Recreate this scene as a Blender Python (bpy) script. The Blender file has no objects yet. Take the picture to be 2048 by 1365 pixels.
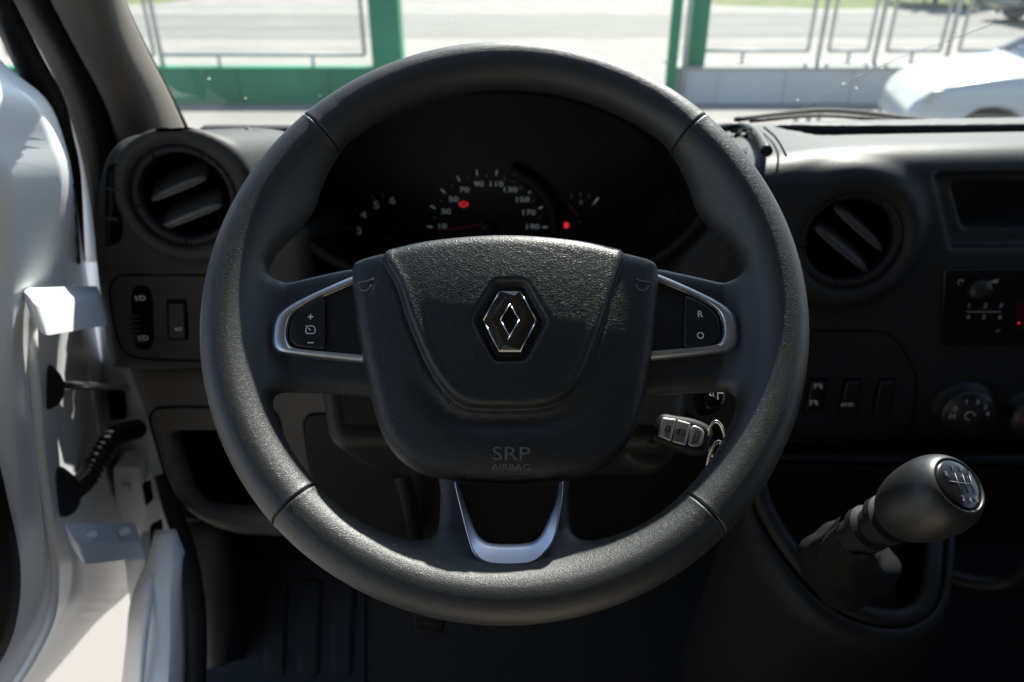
import bpy, bmesh, math, random
import numpy as np
from mathutils import Matrix, Vector

random.seed(7)
SC = bpy.context.scene
COL = SC.collection
RAD = math.radians

# ------------------------------------------------------------------ camera, sky, sun, exposure
CAM_Z = 1.95
PITCH = 28.5
LENS = 27.0
cam_data = bpy.data.cameras.new('camera')
cam = bpy.data.objects.new('camera', cam_data)
COL.objects.link(cam)
cam.location = (0, 0, CAM_Z)
cam.rotation_euler = (RAD(90 - PITCH), 0, 0)
cam_data.lens = LENS
cam_data.sensor_width = 36
cam_data.clip_start = 0.02
cam_data.clip_end = 800
cam_data.dof.use_dof = True
cam_data.dof.focus_distance = 0.475
cam_data.dof.aperture_fstop = 7.5
SC.camera = cam

SUN_EL, SUN_AZ = 46.2, 20.0           # azimuth measured from straight ahead towards the right
world = bpy.data.worlds.new('World')
SC.world = world
world.use_nodes = True
wn = world.node_tree
sky = wn.nodes.new('ShaderNodeTexSky')
sky.sky_type = 'NISHITA'
sky.sun_disc = False
sky.sun_elevation = RAD(SUN_EL)
sky.sun_rotation = RAD(SUN_AZ)
sky.air_density = 1.0
sky.dust_density = 0.6
bg = wn.nodes['Background']
bg.inputs['Strength'].default_value = 0.1
wn.links.new(sky.outputs[0], bg.inputs['Color'])

sun_data = bpy.data.lights.new('sun', 'SUN')
sun_data.energy = 5.0
sun_data.angle = RAD(0.53)
sun_data.color = (1.0, 0.95, 0.87)
sun = bpy.data.objects.new('sun', sun_data)
COL.objects.link(sun)
sd = Vector((math.sin(RAD(SUN_AZ)) * math.cos(RAD(SUN_EL)), math.cos(RAD(SUN_AZ)) * math.cos(RAD(SUN_EL)), math.sin(RAD(SUN_EL))))
sun.rotation_euler = sd.to_track_quat('Z', 'Y').to_euler()
sun.location = (0, 0, 30)

SC.view_settings.view_transform = 'Standard'
SC.view_settings.look = 'None'
SC.view_settings.exposure = 1.4
SC.view_settings.gamma = 1
SC.view_settings.use_curve_mapping = False
SC.cycles.use_denoising = True
SC.cycles.max_bounces = 8
SC.cycles.transparent_max_bounces = 12
SC.cycles.caustics_reflective = False
SC.cycles.caustics_refractive = False

# ------------------------------------------------------------------ survey helpers: a sight line meets a real plane
FPX, CX, CY = LENS / 36 * 2048, 1024.0, 682.5
_c, _s = math.cos(RAD(PITCH)), math.sin(RAD(PITCH))
FW, UP, RT = np.array([0, _c, -_s]), np.array([0, _s, _c]), np.array([1.0, 0, 0])
CAM = np.array([0, 0, CAM_Z])

def sight(px, py):
    return FW + RT * (px - CX) / FPX + UP * (CY - py) / FPX
def at(px, py, Y):                       # point on the upright plane y = Y
    d = sight(px, py); return CAM + d * (Y / d[1])
def ground(px, py, z=0.0):
    d = sight(px, py); return CAM + d * ((z - CAM_Z) / d[2])
def deep(px, py, dep):                   # point at a given distance along the view axis
    return CAM + sight(px, py) * dep
def xz(pts, Y):
    return [(float(at(x, y, Y)[0]), float(at(x, y, Y)[2])) for x, y in pts]

# steering wheel frame: u right, v up along the wheel plane, w towards the driver
WT = RAD(44.2)
WN, WV = np.array([0, -math.cos(WT), math.sin(WT)]), np.array([0, math.sin(WT), math.cos(WT)])
WO = CAM + np.array([-.00487, .4584, -.2223])
WM = Matrix(((1, WV[0], WN[0], WO[0]), (0, WV[1], WN[1], WO[1]), (0, WV[2], WN[2], WO[2]), (0, 0, 0, 1)))
def onw(px, py, w):
    d = sight(px, py); O = WO + WN * w
    P = CAM + d * (((O - CAM) @ WN) / (d @ WN)) - O
    return float(P[0]), float(P @ WV)

# ------------------------------------------------------------------ materials
MAT = {}
def nd(nt, t, **kw):
    n = nt.nodes.new(t)
    for k, v in kw.items(): setattr(n, k, v)
    return n
def base(name, col, rough=.5, metal=0, spec=.5, emit=None, coat=0):
    m = bpy.data.materials.new(name); m.use_nodes = True
    b = m.node_tree.nodes['Principled BSDF']
    b.inputs['Base Color'].default_value = (*col, 1); b.inputs['Roughness'].default_value = rough
    b.inputs['Metallic'].default_value = metal; b.inputs['Specular IOR Level'].default_value = spec
    b.inputs['Coat Weight'].default_value = coat
    if emit:
        b.inputs['Emission Color'].default_value = (*emit[:3], 1); b.inputs['Emission Strength'].default_value = emit[3]
    MAT[name] = m
    return m, m.node_tree, b
def leather(name, col, rough, cell, depth, strength, spec=.5):
    m, nt, b = base(name, col, rough, spec=spec)
    tc = nd(nt, 'ShaderNodeTexCoord')
    nz = nd(nt, 'ShaderNodeTexNoise'); nz.inputs['Scale'].default_value = .45 / cell; nz.inputs['Detail'].default_value = 2
    mx = nd(nt, 'ShaderNodeMix', data_type='RGBA', blend_type='LINEAR_LIGHT')
    mx.inputs[0].default_value = cell * 1.1
    nt.links.new(tc.outputs['Object'], nz.inputs['Vector'])
    nt.links.new(tc.outputs['Object'], mx.inputs[6]); nt.links.new(nz.outputs['Color'], mx.inputs[7])
    v1 = nd(nt, 'ShaderNodeTexVoronoi', feature='DISTANCE_TO_EDGE'); v1.inputs['Scale'].default_value = 1 / cell
    v1.inputs['Randomness'].default_value = 1
    nt.links.new(mx.outputs[2], v1.inputs['Vector'])
    rp = nd(nt, 'ShaderNodeMapRange', interpolation_type='SMOOTHSTEP')
    rp.inputs['From Min'].default_value = 0; rp.inputs['From Max'].default_value = .32
    nt.links.new(v1.outputs['Distance'], rp.inputs['Value'])
    n2 = nd(nt, 'ShaderNodeTexNoise'); n2.inputs['Scale'].default_value = 2.2 / cell; n2.inputs['Detail'].default_value = 3
    nt.links.new(tc.outputs['Object'], n2.inputs['Vector'])
    ad = nd(nt, 'ShaderNodeMath', operation='MULTIPLY_ADD'); ad.inputs[1].default_value = .35
    nt.links.new(n2.outputs['Fac'], ad.inputs[0]); nt.links.new(rp.outputs['Result'], ad.inputs[2])
    bp = nd(nt, 'ShaderNodeBump'); bp.inputs['Distance'].default_value = depth; bp.inputs['Strength'].default_value = strength
    nt.links.new(ad.outputs[0], bp.inputs['Height']); nt.links.new(bp.outputs['Normal'], b.inputs['Normal'])
    n3 = nd(nt, 'ShaderNodeTexNoise'); n3.inputs['Scale'].default_value = 30
    nt.links.new(tc.outputs['Object'], n3.inputs['Vector'])
    rr = nd(nt, 'ShaderNodeMapRange'); rr.inputs['To Min'].default_value = rough - .06; rr.inputs['To Max'].default_value = rough + .08
    nt.links.new(n3.outputs['Fac'], rr.inputs['Value']); nt.links.new(rr.outputs['Result'], b.inputs['Roughness'])
    return m
def plastic(name, col, rough=.5, spec=.5, grain=1400, depth=.0003, strength=.25, dust=0.0):
    m, nt, b = base(name, col, rough, spec=spec)
    tc = nd(nt, 'ShaderNodeTexCoord')
    n = nd(nt, 'ShaderNodeTexNoise'); n.inputs['Scale'].default_value = grain; n.inputs['Detail'].default_value = 2
    nt.links.new(tc.outputs['Object'], n.inputs['Vector'])
    bp = nd(nt, 'ShaderNodeBump'); bp.inputs['Distance'].default_value = depth; bp.inputs['Strength'].default_value = strength
    nt.links.new(n.outputs['Fac'], bp.inputs['Height']); nt.links.new(bp.outputs['Normal'], b.inputs['Normal'])
    n2 = nd(nt, 'ShaderNodeTexNoise'); n2.inputs['Scale'].default_value = 18; n2.inputs['Detail'].default_value = 5
    nt.links.new(tc.outputs['Object'], n2.inputs['Vector'])
    rr = nd(nt, 'ShaderNodeMapRange'); rr.inputs['To Min'].default_value = rough - .1; rr.inputs['To Max'].default_value = rough + .1
    nt.links.new(n2.outputs['Fac'], rr.inputs['Value']); nt.links.new(rr.outputs['Result'], b.inputs['Roughness'])
    if dust:
        n3 = nd(nt, 'ShaderNodeTexNoise'); n3.inputs['Scale'].default_value = 420; n3.inputs['Detail'].default_value = 1
        nt.links.new(tc.outputs['Object'], n3.inputs['Vector'])
        cr = nd(nt, 'ShaderNodeValToRGB'); cr.color_ramp.elements[0].position = .68; cr.color_ramp.elements[1].position = .78
        cr.color_ramp.elements[0].color = (*col, 1); cr.color_ramp.elements[1].color = (col[0] + dust, col[1] + dust, col[2] + dust, 1)
        nt.links.new(n3.outputs['Fac'], cr.inputs['Fac']); nt.links.new(cr.outputs['Color'], b.inputs['Base Color'])
    return m
def mottled(name, c1, c2, scale, rough=.8, detail=6, bump=0.0, spec=.3):
    m, nt, b = base(name, c1, rough, spec=spec)
    tc = nd(nt, 'ShaderNodeTexCoord')
    n = nd(nt, 'ShaderNodeTexNoise'); n.inputs['Scale'].default_value = scale; n.inputs['Detail'].default_value = detail
    nt.links.new(tc.outputs['Object'], n.inputs['Vector'])
    cr = nd(nt, 'ShaderNodeValToRGB'); cr.color_ramp.elements[0].position = .35; cr.color_ramp.elements[1].position = .65
    cr.color_ramp.elements[0].color = (*c1, 1); cr.color_ramp.elements[1].color = (*c2, 1)
    nt.links.new(n.outputs['Fac'], cr.inputs['Fac']); nt.links.new(cr.outputs['Color'], b.inputs['Base Color'])
    if bump:
        bp = nd(nt, 'ShaderNodeBump'); bp.inputs['Distance'].default_value = bump
        nt.links.new(n.outputs['Fac'], bp.inputs['Height']); nt.links.new(bp.outputs['Normal'], b.inputs['Normal'])
    return m
def glass(name, tint, gloss_rough=.02, haze=0.0):
    m = bpy.data.materials.new(name); m.use_nodes = True; nt = m.node_tree; nt.nodes.clear()
    out = nd(nt, 'ShaderNodeOutputMaterial'); tr = nd(nt, 'ShaderNodeBsdfTransparent'); gl = nd(nt, 'ShaderNodeBsdfGlossy')
    tr.inputs['Color'].default_value = (*tint, 1); gl.inputs['Roughness'].default_value = gloss_rough
    lw = nd(nt, 'ShaderNodeLayerWeight'); lw.inputs['Blend'].default_value = .5
    pw = nd(nt, 'ShaderNodeMath', operation='POWER'); pw.inputs[1].default_value = 5
    fr = nd(nt, 'ShaderNodeMath', operation='MULTIPLY_ADD'); fr.inputs[1].default_value = .8; fr.inputs[2].default_value = .03
    nt.links.new(lw.outputs['Facing'], pw.inputs[0]); nt.links.new(pw.outputs[0], fr.inputs[0])
    mx = nd(nt, 'ShaderNodeMixShader')
    nt.links.new(fr.outputs[0], mx.inputs[0]); nt.links.new(tr.outputs[0], mx.inputs[1]); nt.links.new(gl.outputs[0], mx.inputs[2])
    if haze:
        df = nd(nt, 'ShaderNodeBsdfTranslucent'); df.inputs['Color'].default_value = (.9, .93, .9, 1)
        m2 = nd(nt, 'ShaderNodeMixShader'); m2.inputs[0].default_value = haze
        nt.links.new(mx.outputs[0], m2.inputs[1]); nt.links.new(df.outputs[0], m2.inputs[2]); nt.links.new(m2.outputs[0], out.inputs[0])
    else:
        nt.links.new(mx.outputs[0], out.inputs[0])
    MAT[name] = m
    return m

leather('rim_leather', (.018, .0185, .019), .47, .0012, .00008, .8, spec=.65)
leather('pad_leather', (.012, .0125, .013), .44, .0018, .00013, .8, spec=.55)
plastic('black_plastic', (.0045, .0045, .005), .58, spec=.25)
plastic('gloss_black', (.006, .006, .007), .22, grain=900, strength=.03)
plastic('button_black', (.008, .008, .009), .38, grain=1800, strength=.1)
plastic('dash_dark', (.008, .008, .0085), .52, spec=.3, grain=900, depth=.0004, strength=.35)
plastic('knob_black', (.012, .012, .012), .46, grain=900, depth=.0002, strength=.15)
plastic('dash_top', (.015, .015, .0155), .52, spec=.3, grain=700, depth=.0005, strength=.4, dust=.035)
plastic('dash_grey', (.028, .027, .027), .6, spec=.35, grain=900, depth=.0004, strength=.3)
plastic('dash_warm', (.030, .029, .029), .6, spec=.35, grain=900, depth=.0004, strength=.3)
plastic('panel_brown', (.085, .073, .063), .6, spec=.4, grain=900, depth=.0004, strength=.3)
plastic('trim_taupe', (.115, .098, .085), .75, spec=.25, grain=800)
plastic('rubber', (.010, .010, .010), .65, spec=.3)
plastic('vent_blade', (.06, .062, .065), .34, grain=900, strength=.1)  # slat colour lightened in place of sun highlights
leather('gaiter', (.006, .006, .006), .65, .0022, .0001, .6, spec=.2)  # kept very dark in place of the shadow over the lever
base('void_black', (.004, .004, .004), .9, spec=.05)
base('chrome', (.62, .63, .65), .12, metal=1)
base('satin_chrome', (.70, .70, .71), .36, metal=1)
base('dark_chrome', (.16, .155, .15), .08, metal=1)
base('silver_button', (.34, .34, .35), .4, metal=.6)
base('white_print', (.72, .74, .76), .5)
base('grey_print', (.36, .38, .40), .5)
base('faint_print', (.30, .32, .34), .5, emit=(.5, .58, .65, .022))
base('dial_print', (.50, .54, .58), .5, emit=(.55, .62, .68, .038))
base('engraved', (.13, .13, .13), .35)
base('steel', (.55, .54, .52), .25, metal=1)
base('brass_steel', (.62, .56, .46), .22, metal=1)
base('red_lamp', (.5, .01, .01), .4, emit=(1, .03, .05, .26))
base('red_dim', (.02, .002, .002), .5, spec=.1, emit=(1, .03, .03, .0012))
base('needle_red', (.10, .01, .01), .5, emit=(1, .05, .03, .003))
base('dial_face', (.006, .006, .007), .5, spec=.3)
base('car_white', (.44, .46, .48), .25, coat=.4)
base('car_dark', (.02, .025, .035), .25, coat=.4)
base('car_window', (.02, .03, .04), .06)
base('tyre', (.02, .02, .02), .8)
mottled('van_white', (.82, .83, .84), (.86, .87, .88), 2.5, rough=.3, spec=.5)
mottled('ground_sand', (.235, .220, .198), (.268, .252, .228), .9, rough=.9, bump=.004)
mottled('verge_sand', (.225, .212, .188), (.262, .25, .226), 1.2, rough=.9)
mottled('road_grey', (.175, .168, .152), (.195, .188, .172), .7, rough=.9)
mottled('wall_concrete', (.50, .505, .51), (.56, .56, .56), 1.5, rough=.9)
mottled('wall_cap', (.30, .295, .28), (.34, .335, .32), 2, rough=.9)
mottled('green_paint', (.0, .17, .078), (.0, .205, .095), 1.3, rough=.5)
mottled('galvanised', (.36, .37, .37), (.44, .45, .45), 8, rough=.5)
mottled('grass_green', (.07, .10, .02), (.16, .18, .05), 2.0, rough=.9)
mottled('leaf_green', (.04, .07, .015), (.10, .14, .03), 6.0, rough=.7)
mottled('mat_blue', (.010, .013, .022), (.016, .020, .032), 300, rough=.85)
mottled('cloth_grey', (.09, .088, .085), (.11, .108, .105), 200, rough=.9)
mottled('cloth_bounce', (.50, .43, .35), (.56, .48, .40), 200, rough=.9)  # unseen seat cloth, pale and warm so it bounces light
mottled('headliner', (.13, .128, .122), (.15, .147, .14), 60, rough=.95)
glass('windscreen_glass', (.90, .955, .925), haze=.008)
base('dust_smear', (.7, .72, .7), .9)

# ------------------------------------------------------------------ mesh helpers
def link(o, parent=None):
    COL.objects.link(o)
    if parent is not None:
        o.parent = parent
        if parent.get('_world'):
            o.matrix_parent_inverse = Matrix.Translation(parent.location).inverted()
    return o
def mesh_obj(name, verts, faces, mat, parent=None, smooth=True, angle=None):
    me = bpy.data.meshes.new(name)
    me.from_pydata([tuple(map(float, v)) for v in verts], [], [tuple(map(int, f)) for f in faces])
    me.materials.append(MAT[mat])
    bm = bmesh.new(); bm.from_mesh(me); bmesh.ops.recalc_face_normals(bm, faces=bm.faces); bm.to_mesh(me); bm.free()
    if smooth:
        me.polygons.foreach_set('use_smooth', [len(p.vertices) <= 6 for p in me.polygons])
        if angle: me.set_sharp_from_angle(angle=RAD(angle))
    o = bpy.data.objects.new(name, me)
    return link(o, parent)
def thing(name, label, cat, loc=(0, 0, 0), group=None, matrix=None, kind=None):
    o = bpy.data.objects.new(name, None); COL.objects.link(o); o.empty_display_size = .05
    if matrix is not None: o.matrix_world = matrix
    else: o.location = loc; o['_world'] = True
    o['label'] = label; o['category'] = cat
    if group: o['group'] = group
    if kind: o['kind'] = kind
    return o
def tag(o, label, cat, group=None, kind=None):
    o['label'] = label; o['category'] = cat
    if group: o['group'] = group
    if kind: o['kind'] = kind
    return o
def struct(o, kind='structure'):
    o['kind'] = kind; return o

class MB:
    """collects shapes into one mesh"""
    def __init__(s): s.v = []; s.f = []
    def add(s, v, f):
        n = len(s.v); s.v += [tuple(map(float, p)) for p in v]; s.f += [tuple(i + n for i in q) for q in f]; return s
    def build(s, name, mat, parent=None, smooth=True, angle=35):
        return mesh_obj(name, s.v, s.f, mat, parent, smooth, angle)

def mapf(fn, v): return [fn(*p) for p in v]
def dashf(Y): return lambda a, b, c: (a, Y - c, b)       # a = x, b = z, c = towards the driver
def frame(O, ex, ey, ez):
    O, ex, ey, ez = map(np.array, (O, ex, ey, ez))
    return lambda a, b, c: O + ex * a + ey * b + ez * c

def round_poly(pts, r, n=5):
    out = []; N = len(pts)
    for i in range(N):
        p0, p1, p2 = (np.array(pts[(i + k) % N], float) for k in (-1, 0, 1))
        a, b = p0 - p1, p2 - p1
        la, lb = np.linalg.norm(a), np.linalg.norm(b)
        t = min(r, la * .48, lb * .48)
        A, B = p1 + a / la * t, p1 + b / lb * t
        for k in range(n + 1):
            s = k / n
            out.append(tuple((1 - s) ** 2 * A + 2 * s * (1 - s) * p1 + s * s * B))
    return out
def smooth_closed(pts, n=8):
    P = np.array(pts, float); N = len(P); out = []
    for i in range(N):
        p0, p1, p2, p3 = P[i - 1], P[i], P[(i + 1) % N], P[(i + 2) % N]
        for k in range(n):
            t = k / n
            out.append(.5 * (2 * p1 + (p2 - p0) * t + (2 * p0 - 5 * p1 + 4 * p2 - p3) * t * t + (3 * p1 - p0 - 3 * p2 + p3) * t ** 3))
    return [tuple(p) for p in out]
def smooth_open(pts, n=8):
    P = np.array(pts, float); P = np.vstack([2 * P[0] - P[1], P, 2 * P[-1] - P[-2]]); out = []
    for i in range(1, len(P) - 2):
        p0, p1, p2, p3 = P[i - 1], P[i], P[i + 1], P[i + 2]
        for k in range(n):
            t = k / n
            out.append(.5 * (2 * p1 + (p2 - p0) * t + (2 * p0 - 5 * p1 + 4 * p2 - p3) * t * t + (3 * p1 - p0 - 3 * p2 + p3) * t ** 3))
    out.append(P[-2])
    return [tuple(p) for p in out]
def area2(p): return .5 * sum(p[i - 1][0] * p[i][1] - p[i][0] * p[i - 1][1] for i in range(len(p)))
def inset_poly(p, d):
    P = np.array(p, float); s = 1 if area2(p) > 0 else -1
    e = np.roll(P, -1, 0) - P; e /= np.maximum(np.linalg.norm(e, axis=1, keepdims=True), 1e-9)
    nrm = np.stack([-e[:, 1], e[:, 0]], 1) * s
    m = nrm + np.roll(nrm, 1, 0); l = np.linalg.norm(m, axis=1, keepdims=True); m /= np.maximum(l, 1e-6)
    cosh = np.maximum((m * nrm).sum(1, keepdims=True), .5)
    return P + m * d / cosh
def plate(poly, c1, c0, r, n=4):
    """rounded slab: outline poly, front at c1, back at c0, edge radius r"""
    rings = [inset_poly(poly, r * (1 - math.sin(math.pi / 2 * k / n))) for k in range(n + 1)]
    cs = [c1 - r * (1 - math.cos(math.pi / 2 * k / n)) for k in range(n + 1)]
    rings.append(np.array(poly, float)); cs.append(c0)
    N = len(poly); v = []; f = []
    for R, c in zip(rings, cs): v += [(x, y, c) for x, y in R]
    for k in range(len(rings) - 1):
        for i in range(N):
            j = (i + 1) % N; f.append((k * N + i, k * N + j, (k + 1) * N + j, (k + 1) * N + i))
    f.append(tuple(range(N))); f.append(tuple(range((len(rings) - 1) * N, len(rings) * N))[::-1])
    return v, f
def rect(x0, y0, x1, y1): return [(x0, y0), (x1, y0), (x1, y1), (x0, y1)]
def box(x0, x1, y0, y1, z0, z1):
    v = [(x, y, z) for x in (x0, x1) for y in (y0, y1) for z in (z0, z1)]
    return v, [(0, 1, 3, 2), (4, 6, 7, 5), (0, 4, 5, 1), (2, 3, 7, 6), (0, 2, 6, 4), (1, 5, 7, 3)]
def tube(path, r, n=10, closed=False, caps=True):
    P = np.array(path, float); N = len(P); rr = np.broadcast_to(np.array(r, float), (N,))
    T = np.zeros_like(P)
    for i in range(N):
        a, b = (P[(i - 1) % N], P[(i + 1) % N]) if closed else (P[max(i - 1, 0)], P[min(i + 1, N - 1)])
        T[i] = (b - a) / max(np.linalg.norm(b - a), 1e-9)
    up = np.array([0, 0, 1.0]) if abs(T[0][2]) < .9 else np.array([1.0, 0, 0])
    X = np.cross(T[0], up); X /= np.linalg.norm(X); v = []; f = []
    for i in range(N):
        X = X - T[i] * (X @ T[i]); X /= np.linalg.norm(X); Y = np.cross(T[i], X)
        for k in range(n):
            a = 2 * math.pi * k / n; v.append(P[i] + rr[i] * (math.cos(a) * X + math.sin(a) * Y))
    for i in range(N if closed else N - 1):
        for k in range(n):
            a, b = i * n + k, i * n + (k + 1) % n; c, d = ((i + 1) % N) * n + k, ((i + 1) % N) * n + (k + 1) % n
            f.append((a, b, d, c))
    if caps and not closed:
        f.append(tuple(range(n))[::-1]); f.append(tuple(range((N - 1) * n, N * n)))
    return v, f
def lathe(prof, O, axis, n=48, xref=(1, 0, 0), caps=(True, True)):
    O, A = np.array(O, float), np.array(axis, float); A /= np.linalg.norm(A)
    X = np.array(xref, float); X -= A * (X @ A); X /= np.linalg.norm(X); Y = np.cross(A, X)
    v = []; f = []; M = len(prof)
    for h, r in prof:
        for k in range(n):
            a = 2 * math.pi * k / n; v.append(O + A * h + r * (math.cos(a) * X + math.sin(a) * Y))
    for i in range(M - 1):
        for k in range(n):
            j = (k + 1) % n; f.append((i * n + k, i * n + j, (i + 1) * n + j, (i + 1) * n + k))
    if caps[0]: f.append(tuple(range(n))[::-1])
    if caps[1]: f.append(tuple(range((M - 1) * n, M * n)))
    return v, f
def loft(rows, closed=False):
    n = len(rows[0]); v = [p for r in rows for p in r]; f = []
    for i in range(len(rows) - 1):
        for k in range(n if closed else n - 1):
            j = (k + 1) % n; f.append((i * n + k, i * n + j, (i + 1) * n + j, (i + 1) * n + k))
    return v, f
def resample(p, n, closed=False):
    P = np.array(p, float)
    if closed: P = np.vstack([P, P[:1]])
    s = np.concatenate([[0], np.cumsum(np.linalg.norm(np.diff(P, axis=0), axis=1))])
    t = np.linspace(0, s[-1], n + 1)[:-1] if closed else np.linspace(0, s[-1], n)
    return np.stack([np.interp(t, s, P[:, k]) for k in range(P.shape[1])], 1)
def band(outer, inner, w, h, prof=((0, 0), (.03, .75), (.12, 1), (.88, 1), (.97, .75), (1, 0)), n=70):
    """open raised strip between two outlines"""
    A, B = resample(outer, n), resample(inner, n); rows = []
    for i in range(n):
        rows.append([(*(A[i] * (1 - s) + B[i] * s), w + h * k) for s, k in prof])
    return loft(rows)
def solid(o, t, off=-1):
    m = o.modifiers.new('thickness', 'SOLIDIFY'); m.thickness = t; m.offset = off
    return o
_dg = None
def text_mesh(s, size, align='CENTER', xs=1.0, depth=0.0, bold=0.0):
    cu = bpy.data.curves.new('t', 'FONT'); cu.body = s; cu.size = size; cu.align_x = align; cu.align_y = 'CENTER'
    cu.resolution_u = 4; cu.extrude = depth; cu.offset = bold
    o = bpy.data.objects.new('t', cu); COL.objects.link(o)
    dg = bpy.context.evaluated_depsgraph_get(); dg.update()
    me = bpy.data.meshes.new_from_object(o.evaluated_get(dg))
    v = [(p.co.x * xs, p.co.y, p.co.z) for p in me.vertices]; f = [tuple(p.vertices) for p in me.polygons]
    bpy.data.objects.remove(o); bpy.data.curves.remove(cu); bpy.data.meshes.remove(me)
    return v, f
def put_text(s, size, fn, mat, parent, name, xs=1.0, depth=.0002, bold=0.0):
    v, f = text_mesh(s, size, xs=xs, depth=depth, bold=bold)
    return mesh_obj(name, mapf(fn, v), f, mat, parent, smooth=False)

# signed distance shapes -> mesh (surface nets, then pulled onto the exact surface)
def sd_poly(pts):
    P = np.array(pts, float); Q = np.roll(P, -1, 0)
    def f(x, y):
        x, y = np.broadcast_arrays(x, y)
        d = np.full(x.shape, 1e9); s = np.ones(x.shape)
        for (ax, ay), (bx, by) in zip(P, Q):
            ex, ey = bx - ax, by - ay; wx, wy = x - ax, y - ay
            t = np.clip((wx * ex + wy * ey) / (ex * ex + ey * ey + 1e-18), 0, 1)
            d = np.minimum(d, (wx - ex * t) ** 2 + (wy - ey * t) ** 2)
            c1, c2, c3 = y >= ay, y < by, ex * wy > ey * wx
            s = np.where((c1 & c2 & c3) | (~c1 & ~c2 & ~c3), -s, s)
        return s * np.sqrt(d)
    return f
def smin(a, b, k):
    h = np.clip(.5 + .5 * (b - a) / k, 0, 1); return b + (a - b) * h - k * h * (1 - h)
def smax(a, b, k): return -smin(-a, -b, k)
def sd_mesh(f, lo, hi, h):
    ax = [np.arange(l, u + h, h) for l, u in zip(lo, hi)]
    X, Y, Z = ax[0][:, None, None], ax[1][None, :, None], ax[2][None, None, :]
    D = np.array(np.broadcast_to(f(X, Y, Z), (len(ax[0]), len(ax[1]), len(ax[2]))))
    S = D < 0
    nx, ny, nz = (k - 1 for k in D.shape)
    cnt = np.zeros((nx, ny, nz), int)
    for i in (0, 1):
        for j in (0, 1):
            for k in (0, 1): cnt += S[i:i + nx, j:j + ny, k:k + nz]
    C = np.argwhere((cnt > 0) & (cnt < 8)); idx = np.full((nx, ny, nz), -1); idx[tuple(C.T)] = np.arange(len(C))
    pos = np.zeros((len(C), 3)); num = np.zeros(len(C))
    cor = [(i, j, k) for i in (0, 1) for j in (0, 1) for k in (0, 1)]
    for a in cor:
        for b in cor:
            if sum(b) == sum(a) + 1 and all(q >= p for p, q in zip(a, b)):
                da = D[C[:, 0] + a[0], C[:, 1] + a[1], C[:, 2] + a[2]]; db = D[C[:, 0] + b[0], C[:, 1] + b[1], C[:, 2] + b[2]]
                m = (da < 0) != (db < 0); t = np.where(m, da / np.where(m, da - db, 1), 0)
                p = np.array(a) + t[:, None] * (np.array(b) - np.array(a)); pos[m] += p[m]; num[m] += 1
    V = np.array(lo) + h * (C + pos / num[:, None])
    F = []
    for axis in range(3):
        sl = [slice(None)] * 3; sl2 = [slice(None)] * 3; sl[axis] = slice(0, -1); sl2[axis] = slice(1, None)
        E = np.argwhere(S[tuple(sl)] != S[tuple(sl2)]); o1, o2 = (axis + 1) % 3, (axis + 2) % 3
        n3 = (nx, ny, nz)
        ok = (E[:, o1] > 0) & (E[:, o2] > 0) & (E[:, o1] < n3[o1]) & (E[:, o2] < n3[o2]); E = E[ok]
        q = []
        for d1, d2 in ((1, 1), (0, 1), (0, 0), (1, 0)):
            c = E.copy(); c[:, o1] -= d1; c[:, o2] -= d2; q.append(idx[tuple(c.T)])
        F.append(np.stack(q, 1))
    F = np.vstack(F)
    e = h * .12
    for _ in range(3):
        x, y, z = V.T
        d = f(x, y, z)
        g = np.stack([f(x + e, y, z) - f(x - e, y, z), f(x, y + e, z) - f(x, y - e, z), f(x, y, z + e) - f(x, y, z - e)], 1) / (2 * e)
        V = V - np.clip(d / np.maximum((g * g).sum(1), .05), -h * .5, h * .5)[:, None] * g
    return V, F
def rbox(x, y, z, c, hsz, r):
    qx, qy, qz = np.abs(x - c[0]) - hsz[0] + r, np.abs(y - c[1]) - hsz[1] + r, np.abs(z - c[2]) - hsz[2] + r
    return np.sqrt(np.maximum(qx, 0) ** 2 + np.maximum(qy, 0) ** 2 + np.maximum(qz, 0) ** 2) + np.minimum(np.maximum(qx, np.maximum(qy, qz)), 0) - r
def extr(d2, c, lo, hi, k):
    """outline distance d2, slab from lo to hi along c, edges rounded by k"""
    return smax(d2, np.abs(c - (lo + hi) / 2) - (hi - lo) / 2, k)

# ------------------------------------------------------------------ the place outside
struct(mesh_obj('ground', *box(-260, 260, -120, 400, -.3, 0), 'ground_sand', smooth=False))
struct(mesh_obj('road', *box(-260, 260, 16.0, 20.3, -.05, .004), 'road_grey', smooth=False))
struct(mesh_obj('verge', *box(-260, 260, 20.3, 60, -.05, .006), 'verge_sand', smooth=False))
WALL_Y = 9.75
def gx(px, Y=WALL_Y, z=.2):
    d = sight(px, 150); return float(d[0] / d[1] * Y)
def wall(name, x0, x1, mat, capmat, label, deep_=.62, thick=.34):
    t = thing(name, label, 'wall', ((x0 + x1) / 2, WALL_Y + .15, 0))
    mesh_obj('wall_body', *box(x0, x1, WALL_Y, WALL_Y + thick, -.05, .40), mat, t, smooth=False)
    mesh_obj('wall_cap', *box(x0 - .01, x1 + .01, WALL_Y - .02, WALL_Y + deep_, .40, .425), capmat, t, smooth=False)
    return t
xl0, xl1 = -13.0, gx(748)
xr0, xr1 = gx(1345), 15.0
wl = wall('boundary_wall', xl0, xl1, 'green_paint', 'green_paint', 'low green painted wall left of the gate opening', .16, .14)
wr = wall('boundary_wall', xr0, xr1, 'wall_concrete', 'wall_cap', 'low grey concrete wall right of the gate opening')
for k in range(14):
    x = xr0 + .55 + k * .82
    mesh_obj('joint', *box(x, x + .02, WALL_Y - .004, WALL_Y + .01, .0, .40), 'galvanised', wr, smooth=False)
for k in range(12):
    x = xl1 - .62 - k * 1.1
    mesh_obj('stake', *box(x, x + .05, WALL_Y - .025, WALL_Y, .02, .41), 'green_paint', wl, smooth=False)
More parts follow.
